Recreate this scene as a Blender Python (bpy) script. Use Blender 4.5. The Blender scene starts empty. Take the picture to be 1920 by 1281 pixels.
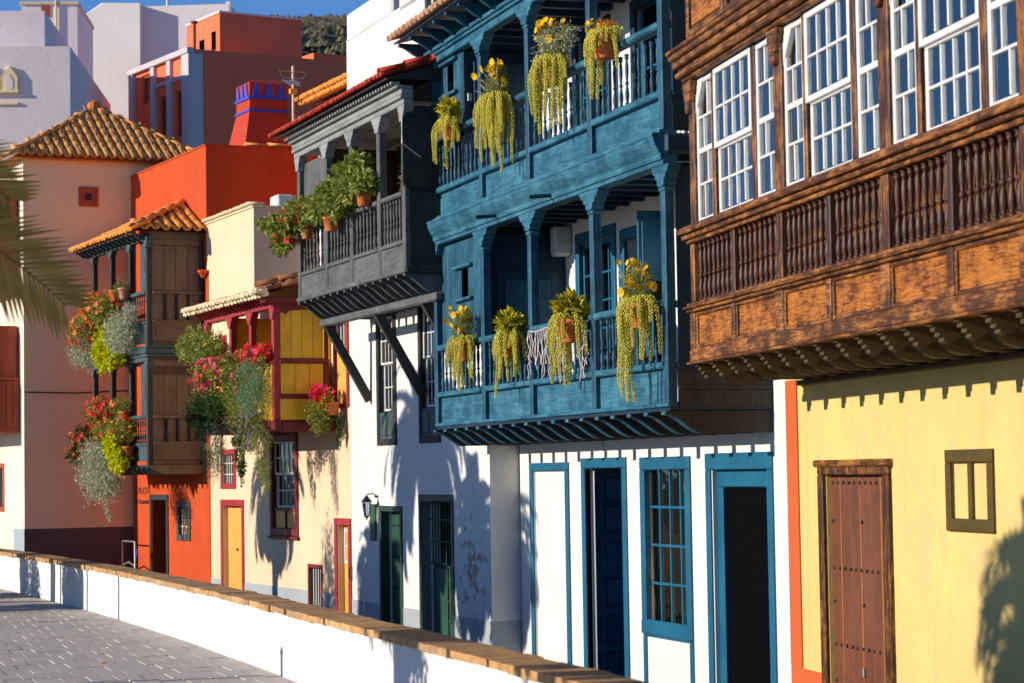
import bpy, math, random
import numpy as np
from mathutils import Matrix, Vector

random.seed(7)
RNG = np.random.default_rng(7)
SC = bpy.context.scene
COL = SC.collection

# ------------------------------------------------------------------ camera
FPX, EYE = 4400.0, Vector((0, 0, 1.6))
YAW, PITCH, ROLL = math.radians(17.58), math.atan(245 / FPX), math.radians(0.9)
fw = Vector((math.sin(YAW) * math.cos(PITCH), math.cos(YAW) * math.cos(PITCH), math.sin(PITCH)))
rt0 = Vector((math.cos(YAW), -math.sin(YAW), 0))
up0 = rt0.cross(fw)
rt = rt0 * math.cos(ROLL) - up0 * math.sin(ROLL)
up = up0 * math.cos(ROLL) + rt0 * math.sin(ROLL)
cam_data = bpy.data.cameras.new('camera')
cam = bpy.data.objects.new('camera', cam_data)
COL.objects.link(cam)
m = Matrix.Identity(4)
for i in range(3):
    m[i][0], m[i][1], m[i][2], m[i][3] = rt[i], up[i], -fw[i], EYE[i]
cam.matrix_world = m
cam_data.sensor_width = 36
cam_data.lens = 36 * FPX / 1920
cam_data.clip_end = 5000
cam_data.dof.use_dof = True
cam_data.dof.focus_distance = 27
cam_data.dof.aperture_fstop = 4.0
SC.camera = cam

# ------------------------------------------------------------------ sky and sun
SUN_EL, SUN_AZ = math.radians(17.0), math.radians(270)   # light comes from -X, square on to the facades
world = bpy.data.worlds.new('World'); SC.world = world
world.use_nodes = True
wn = world.node_tree.nodes; wl = world.node_tree.links
bg = wn['Background']
sky = wn.new('ShaderNodeTexSky'); sky.sky_type = 'NISHITA'; sky.sun_disc = False
sky.sun_elevation = SUN_EL; sky.sun_rotation = SUN_AZ
sky.altitude = 2500; sky.air_density = 1.0; sky.dust_density = 0.0; sky.ozone_density = 7.0
wl.new(sky.outputs[0], bg.inputs[0]); bg.inputs[1].default_value = 0.13
sun_data = bpy.data.lights.new('sun', 'SUN'); sun = bpy.data.objects.new('sun', sun_data); COL.objects.link(sun)
sun_data.energy = 4.6; sun_data.angle = math.radians(0.5); sun_data.color = (1.0, 0.90, 0.76)
sd = Vector((math.cos(SUN_EL), -0.015, -math.sin(SUN_EL)))
sun.rotation_euler = sd.to_track_quat('-Z', 'Y').to_euler()
SC.view_settings.view_transform = 'Standard'; SC.view_settings.look = 'None'
SC.view_settings.exposure = 0.25; SC.view_settings.gamma = 1.0
SC.view_settings.use_curve_mapping = False

# ------------------------------------------------------------------ materials
MATS = {}
def nt(name):
    m = bpy.data.materials.new(name); m.use_nodes = True
    t = m.node_tree
    return m, t, t.nodes['Principled BSDF'], t.nodes, t.links
def rgb(c): return (c[0], c[1], c[2], 1)
def node(n, typ, **kw):
    x = n.new(typ)
    for k, v in kw.items():
        if k.startswith('i_'):
            x.inputs[k[2:].replace('_', ' ')].default_value = v
        else: setattr(x, k, v)
    return x
def coords(n, l, scale=(1, 1, 1), jitter=True):
    tc = n.new('ShaderNodeTexCoord'); mp = n.new('ShaderNodeMapping')
    mp.inputs['Scale'].default_value = scale
    l.new(tc.outputs['Object'], mp.inputs['Vector'])
    if jitter:
        oi = n.new('ShaderNodeObjectInfo'); mu = node(n, 'ShaderNodeMath', operation='MULTIPLY')
        mu.inputs[1].default_value = 37.0
        l.new(oi.outputs['Random'], mu.inputs[0]); l.new(mu.outputs[0], mp.inputs['Location'])
    return mp.outputs[0]
def noise(n, l, vec, scale, detail=5, rough=.6, dist=0):
    x = n.new('ShaderNodeTexNoise'); x.inputs['Scale'].default_value = scale; x.inputs['Detail'].default_value = detail
    x.inputs['Roughness'].default_value = rough; x.inputs['Distortion'].default_value = dist
    l.new(vec, x.inputs['Vector']); return x.outputs['Fac']
def ramp(n, l, fac, stops):
    r = n.new('ShaderNodeValToRGB'); e = r.color_ramp.elements
    while len(e) < len(stops): e.new(.5)
    for k, (p, c) in enumerate(stops):
        e[k].position = p; e[k].color = rgb(c) if not isinstance(c, float) else (c, c, c, 1)
    l.new(fac, r.inputs[0]); return r.outputs[0]
def mix(n, l, fac, a, b, mode='MIX'):
    x = n.new('ShaderNodeMix'); x.data_type = 'RGBA'; x.blend_type = mode
    for s, v in ((0, fac), (6, a), (7, b)):
        if isinstance(v, (int, float)): x.inputs[s].default_value = v
        elif isinstance(v, tuple): x.inputs[s].default_value = rgb(v)
        else: l.new(v, x.inputs[s])
    return x.outputs[2]
def bump(n, l, h, p, strength, dist=.02):
    b = n.new('ShaderNodeBump'); b.inputs['Strength'].default_value = strength; b.inputs['Distance'].default_value = dist
    l.new(h, b.inputs['Height']); l.new(b.outputs[0], p.inputs['Normal'])
def dark(c, k): return tuple(v * k for v in c)

def stucco(name, c, var=.12, bumpk=.35, stain=None, stain_amt=.0, peel=None, rough=.88, tint=None):
    m, t, p, n, l = nt(name)
    v = coords(n, l, jitter=False)
    big = noise(n, l, v, .7, 6, .65)
    col = mix(n, l, ramp(n, l, big, [(.3, 0.0), (.7, 1.0)]), dark(c, 1 - var), tuple(min(1, x * (1 + var * .5)) for x in c))
    if tint:
        col = mix(n, l, ramp(n, l, noise(n, l, v, 1.6, 4, .7, .5), [(.42, 0.0), (.66, 0.9)]), col, tint)
    sv = coords(n, l, (3.0, 3.0, .25), False)     # vertical run-down streaks
    st = ramp(n, l, noise(n, l, sv, 1.6, 5, .7), [(.55, 0.0), (.78, 1.0)])
    if stain:
        f = node(n, 'ShaderNodeMath', operation='MULTIPLY'); f.inputs[1].default_value = stain_amt
        l.new(st, f.inputs[0]); col = mix(n, l, f.outputs[0], col, stain)
    h = noise(n, l, v, 9, 8, .7)
    if peel:
        pc, z0, x0 = peel
        pn = noise(n, l, v, 5.5, 9, .75, .3)
        vd = node(n, 'ShaderNodeVectorMath', operation='DISTANCE'); l.new(v, vd.inputs[0]); vd.inputs[1].default_value = x0
        mr = node(n, 'ShaderNodeMapRange'); mr.inputs[1].default_value = .1; mr.inputs[2].default_value = 1.6; mr.inputs[3].default_value = .12; mr.inputs[4].default_value = -.12
        l.new(vd.outputs['Value'], mr.inputs[0]); ad = node(n, 'ShaderNodeMath', operation='ADD'); l.new(pn, ad.inputs[0]); l.new(mr.outputs[0], ad.inputs[1])
        pm = ramp(n, l, ad.outputs[0], [(z0, 0.0), (z0 + .02, 1.0)])
        col = mix(n, l, pm, col, pc)
    spk = ramp(n, l, noise(n, l, v, 26, 3, .6), [(.66, 0.0), (.8, .35)])
    col = mix(n, l, spk, col, dark(c, .72))
    l.new(col, p.inputs['Base Color']); p.inputs['Roughness'].default_value = rough
    p.inputs['Specular IOR Level'].default_value = .25
    bump(n, l, h, p, bumpk, .03)
    MATS[name] = m; return m
def wood(name, c, c2, wear=.45, axis='x', rough=.6, grain=7., bumpk=.4, sharp=.12, scale=1., fine=.3):
    """painted or varnished wood: c is the coat, c2 shows where the coat has worn, grain runs along axis"""
    m, t, p, n, l = nt(name)
    s = {'x': (.9, 9, 9), 'z': (9, 9, .9), 'y': (9, .9, 9)}[axis]
    v = coords(n, l, tuple(k * scale for k in s))
    g = noise(n, l, v, grain * .35, 7, .65, .9)
    v2 = coords(n, l, (1.0, 1.0, 1.0))
    b = noise(n, l, v2, 1.9 * scale, 6, .7, .3)
    add = node(n, 'ShaderNodeMath', operation='ADD'); l.new(g, add.inputs[0]); l.new(b, add.inputs[1])
    hf = node(n, 'ShaderNodeMath', operation='MULTIPLY'); hf.inputs[1].default_value = .5; l.new(add.outputs[0], hf.inputs[0])
    f = ramp(n, l, hf.outputs[0], [(1 - wear - sharp, 0.0), (1 - wear + sharp, 1.0)])
    base = mix(n, l, ramp(n, l, b, [(.35, 0.0), (.65, 1.0)]), dark(c, .75), c)
    col = mix(n, l, f, base, c2)
    v3 = coords(n, l, tuple(k * scale * 3.2 for k in s)); g3 = noise(n, l, v3, grain * .4, 5, .7, 1.2)
    col = mix(n, l, ramp(n, l, g3, [(.42, 0.0), (.62, fine)]), col, dark(c, .55))
    l.new(col, p.inputs['Base Color']); p.inputs['Roughness'].default_value = rough
    p.inputs['Specular IOR Level'].default_value = .3
    bump(n, l, g, p, bumpk, .012)
    MATS[name] = m; return m
def plain(name, c, rough=.6, metal=0, var=.15, bumpk=.15, sc=14):
    m, t, p, n, l = nt(name)
    v = coords(n, l)
    f = noise(n, l, v, sc, 5, .65)
    l.new(mix(n, l, ramp(n, l, f, [(.3, 0.0), (.7, 1.0)]), dark(c, 1 - var), tuple(min(1, x * (1 + var * .4)) for x in c)), p.inputs['Base Color'])
    p.inputs['Roughness'].default_value = rough; p.inputs['Metallic'].default_value = metal
    p.inputs['Specular IOR Level'].default_value = .3
    if bumpk: bump(n, l, f, p, bumpk, .01)
    MATS[name] = m; return m
def tilemat(name, c1, c2, c3, dirt=(.12, .07, .04)):
    m, t, p, n, l = nt(name)
    oi = n.new('ShaderNodeObjectInfo')
    col = ramp(n, l, oi.outputs['Random'], [(0, c1), (.5, c2), (1, c3)])
    v = coords(n, l); f = noise(n, l, v, 9, 6, .7)
    col = mix(n, l, ramp(n, l, f, [(.45, 0.0), (.75, .7)]), col, dirt)
    l.new(col, p.inputs['Base Color']); p.inputs['Roughness'].default_value = .8
    p.inputs['Specular IOR Level'].default_value = .25
    bump(n, l, f, p, .3, .01); MATS[name] = m; return m
def glassmat(name, tint, refl):
    m, t, p, n, l = nt(name)
    n.remove(p); o = n['Material Output']
    tr = n.new('ShaderNodeBsdfTransparent'); oi = n.new('ShaderNodeObjectInfo')
    l.new(ramp(n, l, oi.outputs['Random'], [(0, dark(tint, .55)), (.5, dark(tint, .9)), (1, tint)]), tr.inputs[0])
    gl = n.new('ShaderNodeBsdfGlossy'); gl.inputs['Roughness'].default_value = .03
    gl.inputs['Color'].default_value = (1, 1, 1, 1)
    v = coords(n, l)
    bp = n.new('ShaderNodeBump'); bp.inputs['Strength'].default_value = .22; bp.inputs['Distance'].default_value = .03
    l.new(noise(n, l, v, 3.0, 2, .5), bp.inputs['Height']); l.new(bp.outputs[0], gl.inputs['Normal'])
    lw = n.new('ShaderNodeLayerWeight'); lw.inputs[0].default_value = refl
    mx = n.new('ShaderNodeMixShader'); l.new(lw.outputs['Fresnel'], mx.inputs[0]); l.new(tr.outputs[0], mx.inputs[1]); l.new(gl.outputs[0], mx.inputs[2])
    l.new(mx.outputs[0], o.inputs[0]); MATS[name] = m; return m
def leafmat(name, c1, c2, trans=.3, rough=.5):
    m, t, p, n, l = nt(name)
    o = n['Material Output']
    ge = n.new('ShaderNodeNewGeometry')
    col = ramp(n, l, ge.outputs['Random Per Island'], [(0, c1), (.6, tuple((a + b) / 2 for a, b in zip(c1, c2))), (1, c2)])
    l.new(col, p.inputs['Base Color']); p.inputs['Roughness'].default_value = rough; p.inputs['Specular IOR Level'].default_value = .25
    tl = n.new('ShaderNodeBsdfTranslucent'); l.new(col, tl.inputs[0])
    mx = n.new('ShaderNodeMixShader'); mx.inputs[0].default_value = trans
    l.new(p.outputs[0], mx.inputs[1]); l.new(tl.outputs[0], mx.inputs[2]); l.new(mx.outputs[0], o.inputs[0])
    MATS[name] = m; return m

stucco('lemon', (.70, .53, .18), .13, .4, (.52, .37, .13), .8, tint=(.66, .465, .20))
stucco('white', (.76, .75, .72), .05, .22, (.62, .58, .50), .25)
stucco('rough_white', (.70, .69, .665), .10, .8, (.50, .44, .36), .5, peel=((.34, .26, .19), .615, (.75, 0, .35)))
stucco('clean_white', (.70, .69, .66), .08, .25, (.50, .45, .37), .6)
stucco('cream', (.74, .55, .365), .08, .2, (.62, .47, .28), .3)
stucco('vermilion', (.54, .072, .015), .18, .5, (.62, .15, .05), .5)
stucco('wine_red', (.46, .05, .026), .14, .35, (.58, .11, .07), .5)
stucco('apricot', (.93, .75, .43), .06, .22, (.74, .50, .36), .3)
stucco('pale_cream', (.80, .71, .54), .06, .22, (.6, .5, .36), .3)
stucco('rose_red', (.88, .185, .085), .12, .3, (.58, .17, .13), .5)
stucco('flare_tinted_white', (.84, .73, .70), .06, .25, (.62, .5, .48), .3)  # white plaster with the pink lens-flare tint painted into its colour
stucco('chalk_white', (.86, .81, .76), .06, .35, (.60, .54, .50), .3)
stucco('grey_plinth', (.36, .40, .43), .12, .3, (.26, .27, .27), .3)
stucco('brown_plinth', (.125, .10, .09), .12, .3)
stucco('orange_trim', (.56, .11, .032), .08, .15)
stucco('lilac_trim', (.55, .50, .54), .12, .3)
wood('blue_paint', (.014, .098, .165), (.078, .265, .34), .435, 'x', .55, 6., .5, .13, 1.3)
wood('blue_upright', (.010, .072, .128), (.05, .20, .275), .41, 'z', .55, 6., .5, .12, 1.3)
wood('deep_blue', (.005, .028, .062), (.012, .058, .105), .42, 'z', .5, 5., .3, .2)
wood('door_blue', (.03, .125, .22), (.06, .20, .31), .42, 'z', .5, 5., .3, .2)
wood('sea_blue', (.006, .11, .205), (.02, .16, .265), .4, 'z', .45, 4., .15, .25)
wood('black_stain_and_shade', (.022, .022, .024), (.05, .05, .052), .42, 'z', .6, 6., .8, .2)  # black stain; on the blue balcony's joists and soffits it is painted-in shade
wood('grey_beam', (.20, .215, .215), (.40, .42, .41), .46, 'x', .75, 6., .6, .2)
wood('grey_paint', (.070, .076, .076), (.195, .21, .205), .44, 'x', .7, 6., .6, .2)
wood('grey_upright', (.062, .066, .066), (.20, .21, .205), .43, 'z', .7, 6., .7, .2)
wood('grey_dark', (.030, .029, .027), (.085, .082, .075), .42, 'z', .7, 6., .7, .2)
wood('grey_ceiling', (.40, .36, .30), (.22, .19, .15), .45, 'x', .75, 6., .4, .2)
wood('chestnut', (.10, .036, .012), (.52, .20, .042), .465, 'x', .45, 8., .7, .06, 1.5, .6)
wood('chestnut_panel', (.165, .047, .012), (.62, .22, .031), .515, 'x', .42, 9., 1.0, .06, 1.8, .7)
wood('chestnut_upright', (.075, .025, .009), (.42, .165, .032), .455, 'z', .45, 8., .6, .05, 1.4, .6)
wood('batten_orange', (.30, .10, .02), (.48, .20, .04), .45, 'z', .5, 7., .4, .15)
wood('umber', (.042, .020, .012), (.14, .052, .024), .45, 'z', .42, 6., .5, .15)
wood('olive_joist', (.062, .038, .014), (.15, .095, .035), .42, 'y', .6, 6., .4, .2)
wood('door_brown', (.15, .048, .026), (.23, .085, .042), .45, 'z', .5, 6., .4, .2)
wood('door_green', (.018, .075, .040), (.045, .145, .08), .40, 'z', .5, 5., .4, .2)
wood('gate_green', (.016, .05, .035), (.04, .11, .075), .42, 'z', .5, 5., .4, .2)
wood('dusk_green', (.020, .035, .037), (.05, .08, .082), .42, 'z', .6, 5., .4, .2)
wood('slate_green', (.040, .068, .074), (.105, .16, .17), .42, 'z', .6, 5., .4, .2)
wood('umber_board', (.135, .09, .055), (.235, .165, .10), .45, 'z', .7, 6., .35, .2)
wood('yellow_board', (.90, .48, .016), (.92, .56, .05), .45, 'z', .5, 5., .25, .25)
wood('door_yellow', (.78, .38, .06), (.83, .47, .12), .45, 'z', .55, 5., .25, .25)
wood('maroon', (.165, .014, .016), (.30, .04, .035), .42, 'x', .5, 5., .35, .2)
wood('crimson', (.36, .022, .035), (.46, .06, .06), .42, 'z', .5, 5., .3, .2)
wood('brick_paint', (.44, .075, .03), (.52, .12, .06), .42, 'z', .6, 5., .25, .25)
wood('olive_frame', (.080, .055, .008), (.115, .08, .015), .42, 'x', .6, 5., .2, .25)
wood('white_paint', (.76, .76, .74), (.60, .58, .54), .33, 'z', .4, 5., .2, .12)
plain('dark_room', (.004, .004, .005), .95, bumpk=0)
plain('curtain', (.80, .74, .64), .9, var=.2)
plain('iron', (.03, .03, .032), .5, .6)
plain('zinc', (.45, .46, .47), .4, .8)
plain('bar_white', (.66, .66, .64), .5)
plain('cream_edge', (.80, .66, .42), .85)
plain('terracotta', (.60, .17, .045), .8)
plain('terracotta_pink', (.56, .24, .16), .8)
plain('cobalt', (.06, .075, .52), .6)
plain('chain', (.75, .62, .60), .7)
plain('lamp_white', (.62, .62, .60), .5)
plain('pale_metal', (.6, .6, .62), .35, .7)
plain('ink', (.05, .02, .015), .8, bumpk=0)
plain('asphalt', (.09, .085, .08), .9)
plain('bark', (.16, .11, .07), .9, bumpk=.6)
plain('soil', (.05, .035, .025), .95)
plain('cap_a', (.52, .29, .115), .85, var=.5, bumpk=.7, sc=11)
plain('cap_b', (.58, .35, .15), .85, var=.5, bumpk=.7, sc=9)
plain('cap_c', (.44, .27, .13), .85, var=.5, bumpk=.7, sc=13)
MATS['dark_room'].node_tree.nodes['Principled BSDF'].inputs['Specular IOR Level'].default_value = 0
tilemat('tile_orange', (.80, .32, .055), (.85, .40, .09), (.70, .25, .04), (.30, .13, .04))
tilemat('tile_roof', (.80, .32, .075), (.86, .41, .12), (.66, .24, .06), (.32, .14, .05))
tilemat('tile_pale', (.42, .23, .13), (.56, .33, .20), (.34, .17, .10))
tilemat('tile_red', (.42, .04, .022), (.48, .055, .03), (.34, .03, .018), (.16, .025, .018))
tilemat('tile_brown', (.34, .11, .04), (.44, .16, .06), (.24, .075, .035), (.06, .03, .02))
tilemat('tile_cream', (.80, .66, .42), (.82, .70, .47), (.76, .60, .36), (.5, .36, .2))
glassmat('glass_sky', (.80, .84, .86), .56)
glassmat('glass_dark', (.16, .18, .20), .35)
glassmat('glass_amber', (.85, .78, .62), .32)
leafmat('leaf_green', (.12, .20, .028), (.50, .54, .12), .4, .35)
leafmat('leaf_dark', (.022, .06, .016), (.075, .14, .03))
leafmat('leaf_olive', (.13, .16, .03), (.36, .36, .08))
leafmat('leaf_lime', (.46, .52, .006), (.74, .72, .015), .4)
leafmat('leaf_silver', (.32, .36, .22), (.62, .64, .46), .25)
leafmat('leaf_teal', (.10, .22, .11), (.28, .42, .22), .3)
leafmat('leaf_gold', (.30, .27, .012), (.62, .52, .03), .35)
leafmat('leaf_fern', (.15, .20, .03), (.38, .38, .08), .35)
leafmat('leaf_frond', (.34, .22, .05), (.60, .38, .10), .45)
leafmat('leaf_shrub', (.03, .055, .02), (.07, .11, .03), .2)
leafmat('leaf_scrub', (.07, .065, .03), (.23, .18, .10), .1, .8)
leafmat('tail_green', (.58, .58, .09), (.92, .80, .13), .3, .55)
leafmat('petal_red', (.62, .012, .012), (.80, .03, .02), .3)
leafmat('petal_orange', (.82, .14, .012), (.86, .30, .02), .3)
leafmat('petal_pink', (.70, .012, .12), (.80, .04, .20), .3)
leafmat('petal_yellow', (.85, .50, .008), (.88, .62, .02), .3)
leafmat('petal_purple', (.20, .11, .36), (.34, .22, .5), .3)
leafmat('petal_white', (.75, .7, .65), (.8, .78, .75), .3)

# ------------------------------------------------------------------ mesh helpers
class MB:
    def __init__(s): s.v = []; s.f = []
    def add(s, vs, fs):
        k = len(s.v); s.v += [tuple(p) for p in vs]; s.f += [tuple(i + k for i in q) for q in fs]; return s
    def box(s, x0, x1, y0, y1, z0, z1, c=0):
        if c <= 0:
            vs = [(x, y, z) for z in (z0, z1) for y in (y0, y1) for x in (x0, x1)]
            return s.add(vs, [(0, 2, 3, 1), (4, 5, 7, 6), (0, 1, 5, 4), (2, 6, 7, 3), (0, 4, 6, 2), (1, 3, 7, 5)])
        c = min(c, abs(x1 - x0) * .45, abs(y1 - y0) * .45, abs(z1 - z0) * .45)
        lo, hi = (min(x0, x1), min(y0, y1), min(z0, z1)), (max(x0, x1), max(y0, y1), max(z0, z1))
        idx = {}; vs = []
        for sx in (0, 1):
            for sy in (0, 1):
                for sz in (0, 1):
                    for a in range(3):
                        p = []
                        for k, sg in enumerate((sx, sy, sz)):
                            e = hi[k] if sg else lo[k]
                            p.append(e if k == a else (e - c if sg else e + c))
                        idx[(sx, sy, sz, a)] = len(vs); vs.append(p)
        fs = []
        for a in range(3):
            b, d = [k for k in range(3) if k != a]
            for sg in (0, 1):
                q = []
                for i, j in ((0, 0), (1, 0), (1, 1), (0, 1)):
                    t = [0, 0, 0]; t[a] = sg; t[b] = i; t[d] = j; q.append(idx[(*t, a)])
                fs.append(q)
            for i in (0, 1):
                for j in (0, 1):
                    q = []
                    for sg, ax in ((0, b), (1, b), (1, d), (0, d)):
                        t = [0, 0, 0]; t[a] = sg; t[b] = i; t[d] = j; q.append(idx[(*t, ax)])
                    fs.append(q)
        for sx in (0, 1):
            for sy in (0, 1):
                for sz in (0, 1): fs.append([idx[(sx, sy, sz, a)] for a in range(3)])
        return s.add(vs, fs)
    def prism(s, poly, axis, a, b):
        def P(u, w, t): return {'x': (t, u, w), 'y': (u, t, w), 'z': (u, w, t)}[axis]
        n = len(poly)
        vs = [P(u, w, a) for u, w in poly] + [P(u, w, b) for u, w in poly]
        return s.add(vs, [tuple(range(n)), tuple(range(2 * n - 1, n - 1, -1))] + [(i, (i + 1) % n, n + (i + 1) % n, n + i) for i in range(n)])
    def lathe(s, prof, cx=0, cy=0, n=10, z0=0):
        vs = []
        for r, z in prof:
            for k in range(n):
                a = 2 * math.pi * k / n; vs.append((cx + r * math.cos(a), cy + r * math.sin(a), z0 + z))
        m_ = len(prof)
        fs = [(i * n + k, i * n + (k + 1) % n, (i + 1) * n + (k + 1) % n, (i + 1) * n + k) for i in range(m_ - 1) for k in range(n)]
        fs += [tuple(range(n - 1, -1, -1)), tuple(range((m_ - 1) * n, m_ * n))]
        return s.add(vs, fs)
    def tube(s, pts, r, n=6):
        pts = [Vector(p) for p in pts]; vs = []
        for i, p in enumerate(pts):
            d = (pts[min(i + 1, len(pts) - 1)] - pts[max(i - 1, 0)]).normalized()
            a = d.cross(Vector((0, 0, 1)) if abs(d.z) < .9 else Vector((1, 0, 0))).normalized(); b = d.cross(a)
            rr = r[i] if isinstance(r, (list, tuple)) else r
            for k in range(n):
                t = 2 * math.pi * k / n; vs.append(p + a * rr * math.cos(t) + b * rr * math.sin(t))
        m_ = len(pts)
        fs = [(i * n + k, i * n + (k + 1) % n, (i + 1) * n + (k + 1) % n, (i + 1) * n + k) for i in range(m_ - 1) for k in range(n)]
        fs += [tuple(range(n - 1, -1, -1)), tuple(range((m_ - 1) * n, m_ * n))]
        return s.add(vs, fs)
    def bar(s, p, q, w, h):
        """square bar from p to q: w across, h in the plane that holds z"""
        p, q = Vector(p), Vector(q); d = (q - p).normalized()
        a = d.cross(Vector((0, 0, 1))).normalized() * w / 2; b = d.cross(a).normalized() * h / 2
        vs = [p + a + b, p - a + b, p - a - b, p + a - b, q + a + b, q - a + b, q - a - b, q + a - b]
        return s.add(vs, [(0, 1, 2, 3), (7, 6, 5, 4), (0, 4, 5, 1), (1, 5, 6, 2), (2, 6, 7, 3), (3, 7, 4, 0)])
    def mesh(s, name, smooth=False):
        me = bpy.data.meshes.new(name); me.from_pydata(s.v, [], s.f)
        if smooth: me.polygons.foreach_set('use_smooth', [True] * len(me.polygons))
        me.update(); return me
    def build(s, name, mat, parent=None, smooth=False, loc=(0, 0, 0)):
        me = s.mesh(name, smooth); me.materials.append(MATS[mat])
        return inst(me, name, parent, loc)

G = -0.95                 # level of the lower pavement in front of the houses
ROOTS = set()
def inst(me, name, parent=None, loc=(0, 0, 0), mat4=None):
    o = bpy.data.objects.new(name, me); COL.objects.link(o)
    off = Vector((0, 0, -G)) if parent is not None and parent.name in ROOTS else Vector((0, 0, 0))
    if parent is not None: o.parent = parent
    if mat4 is not None:
        q = mat4.copy(); q.translation = q.translation + off; o.matrix_local = q
    else: o.location = Vector(loc) + off
    return o
def tag(o, label, cat, group=None, kind=None):
    if label: o['label'] = label
    if cat: o['category'] = cat
    if group: o['group'] = group
    if kind: o['kind'] = kind
    return o
class House:
    """local frame of a facade: x runs along it away from the camera, y points out to the street, z is height over the promenade"""
    def __init__(s, name, p, deg, label, cat='house'):
        s.p, s.a = p, math.radians(deg)
        o = bpy.data.objects.new(name, None); COL.objects.link(o)
        o.location = (p[0], p[1], G); o.rotation_euler = (0, 0, math.pi / 2 + s.a)
        o.empty_display_size = .3
        tag(o, label, cat); s.o = o; ROOTS.add(o.name)
    def w(s, x, y, z):
        return Vector((s.p[0] - math.sin(s.a) * x - math.cos(s.a) * y, s.p[1] + math.cos(s.a) * x - math.sin(s.a) * y, z))
def thing(name, loc, label, cat, group=None, rotz=0):
    o = bpy.data.objects.new(name, None); COL.objects.link(o); o.location = loc; o.rotation_euler = (0, 0, rotz)
    o.empty_display_size = .1
    return tag(o, label, cat, group)

def wall_front(mb, x0, x1, z0, z1, holes, y=0., depth=.3):
    """front sheet of a wall with rectangular openings, each with its reveals and a closed back"""
    xs = sorted({x0, x1, *[h[0] for h in holes], *[h[1] for h in holes]}); zs = sorted({z0, z1, *[h[2] for h in holes], *[h[3] for h in holes]})
    for i in range(len(xs) - 1):
        for j in range(len(zs) - 1):
            cx, cz = (xs[i] + xs[i + 1]) / 2, (zs[j] + zs[j + 1]) / 2
            if any(h[0] < cx < h[1] and h[2] < cz < h[3] for h in holes): continue
            mb.add([(xs[i], y, zs[j]), (xs[i + 1], y, zs[j]), (xs[i + 1], y, zs[j + 1]), (xs[i], y, zs[j + 1])], [(0, 1, 2, 3)])
    for h in holes:
        a, b, c, d = h[:4]; yb = y - (h[4] if len(h) > 4 else depth)
        for q in ([(a, y, c), (a, yb, c), (a, yb, d), (a, y, d)], [(b, y, c), (b, yb, c), (b, yb, d), (b, y, d)],
                  [(a, y, d), (b, y, d), (b, yb, d), (a, yb, d)], [(a, y, c), (b, y, c), (b, yb, c), (a, yb, c)]):
            mb.add(q, [(0, 1, 2, 3)])
def shell(mb, x0, x1, yb, z0, z1, y=0.):
    """sides, top and back that close a wall sheet into a house"""
    for q in ([(x0, y, z0), (x0, yb, z0), (x0, yb, z1), (x0, y, z1)], [(x1, y, z0), (x1, yb, z0), (x1, yb, z1), (x1, y, z1)],
              [(x0, y, z1), (x1, y, z1), (x1, yb, z1), (x0, yb, z1)], [(x0, yb, z0), (x1, yb, z0), (x1, yb, z1), (x0, yb, z1)]):
        mb.add(q, [(0, 1, 2, 3)])
def frame(mb, x0, x1, z0, z1, y0, y1, w, c=.006, bottom=True, wt=None):
    wt = wt or w
    mb.box(x0, x0 + w, y0, y1, z0, z1 - wt, c); mb.box(x1 - w, x1, y0, y1, z0, z1 - wt, c)
    mb.box(x0, x1, y0, y1, z1 - wt, z1, c)
    if bottom: mb.box(x0 + w, x1 - w, y0, y1 - .002, z0, z0 + w, c)
    return mb
def glazed(root, name, x0, x1, z0, z1, y, cols, rows, fmat, gmat, fw_=.045, bw=.018, d=.04, colfr=None, thick_row=None, label=None):
    """a sash: frame (the part) with each glazing bar and each pane under it"""
    mb = MB(); frame(mb, x0, x1, z0, z1, y - d, y, fw_)
    o = mb.build(name, fmat, root)
    if label: o['label'] = label
    ax0, ax1, az0, az1 = x0 + fw_, x1 - fw_, z0 + fw_, z1 - fw_
    zs = [az0 + (az1 - az0) * k / rows for k in range(rows + 1)]
    for k in range(1, rows):
        b = bw * (2.2 if thick_row == k else 1)
        MB().box(ax0, ax1, y - d * .8, y - .004, zs[k] - b / 2, zs[k] + b / 2, .003).build('glazing_bar', fmat, o)
    for r in range(rows):
        fr = [k / cols for k in range(cols + 1)]
        if colfr: fr = [0, colfr[r % len(colfr)], 1]
        xs = [ax0 + (ax1 - ax0) * k for k in fr]
        for k in range(1, len(xs) - 1):
            MB().box(xs[k] - bw / 2, xs[k] + bw / 2, y - d * .75, y - .006, zs[r] + bw * .4, zs[r + 1] - bw * .4, .003).build('glazing_bar', fmat, o)
        for k in range(len(xs) - 1):
            MB().box(xs[k] + .004, xs[k + 1] - .004, y - d * .5 - .003, y - d * .5 + .001, zs[r] + .004, zs[r + 1] - .004).build('pane', gmat, o)
    return o
BAL = [(1., 0), (1., .05), (.62, .06), (.72, .10), (.95, .17), (.98, .22), (.8, .30), (.5, .37), (.48, .40), (.85, .42), (.85, .45), (.5, .47), (.58, .53), (.82, .66), (.86, .74), (.66, .84), (.5, .89), (.9, .91), (.9, .94), (.62, .95), (1., .96), (1., 1.)]
def baluster_mesh(r, h, mat, n=8):
    me = MB().lathe([(a * r, b * h) for a, b in BAL], n=n).mesh('baluster', True); me.materials.append(MATS[mat]); return me
def bracket_poly(yf, zt, h, back=0., nose=.05, reach=.26):
    """joist end with an S-curved nose, as (y, z)"""
    pts = [(back, zt), (yf, zt), (yf, zt - nose)]
    for k in range(9):
        t = k / 8; s = t * t * (3 - 2 * t)
        pts.append((yf - .02 - reach * t, zt - nose - (h - nose) * (.25 * t + .75 * s)))
    return pts + [(back, zt - h)]
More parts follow.
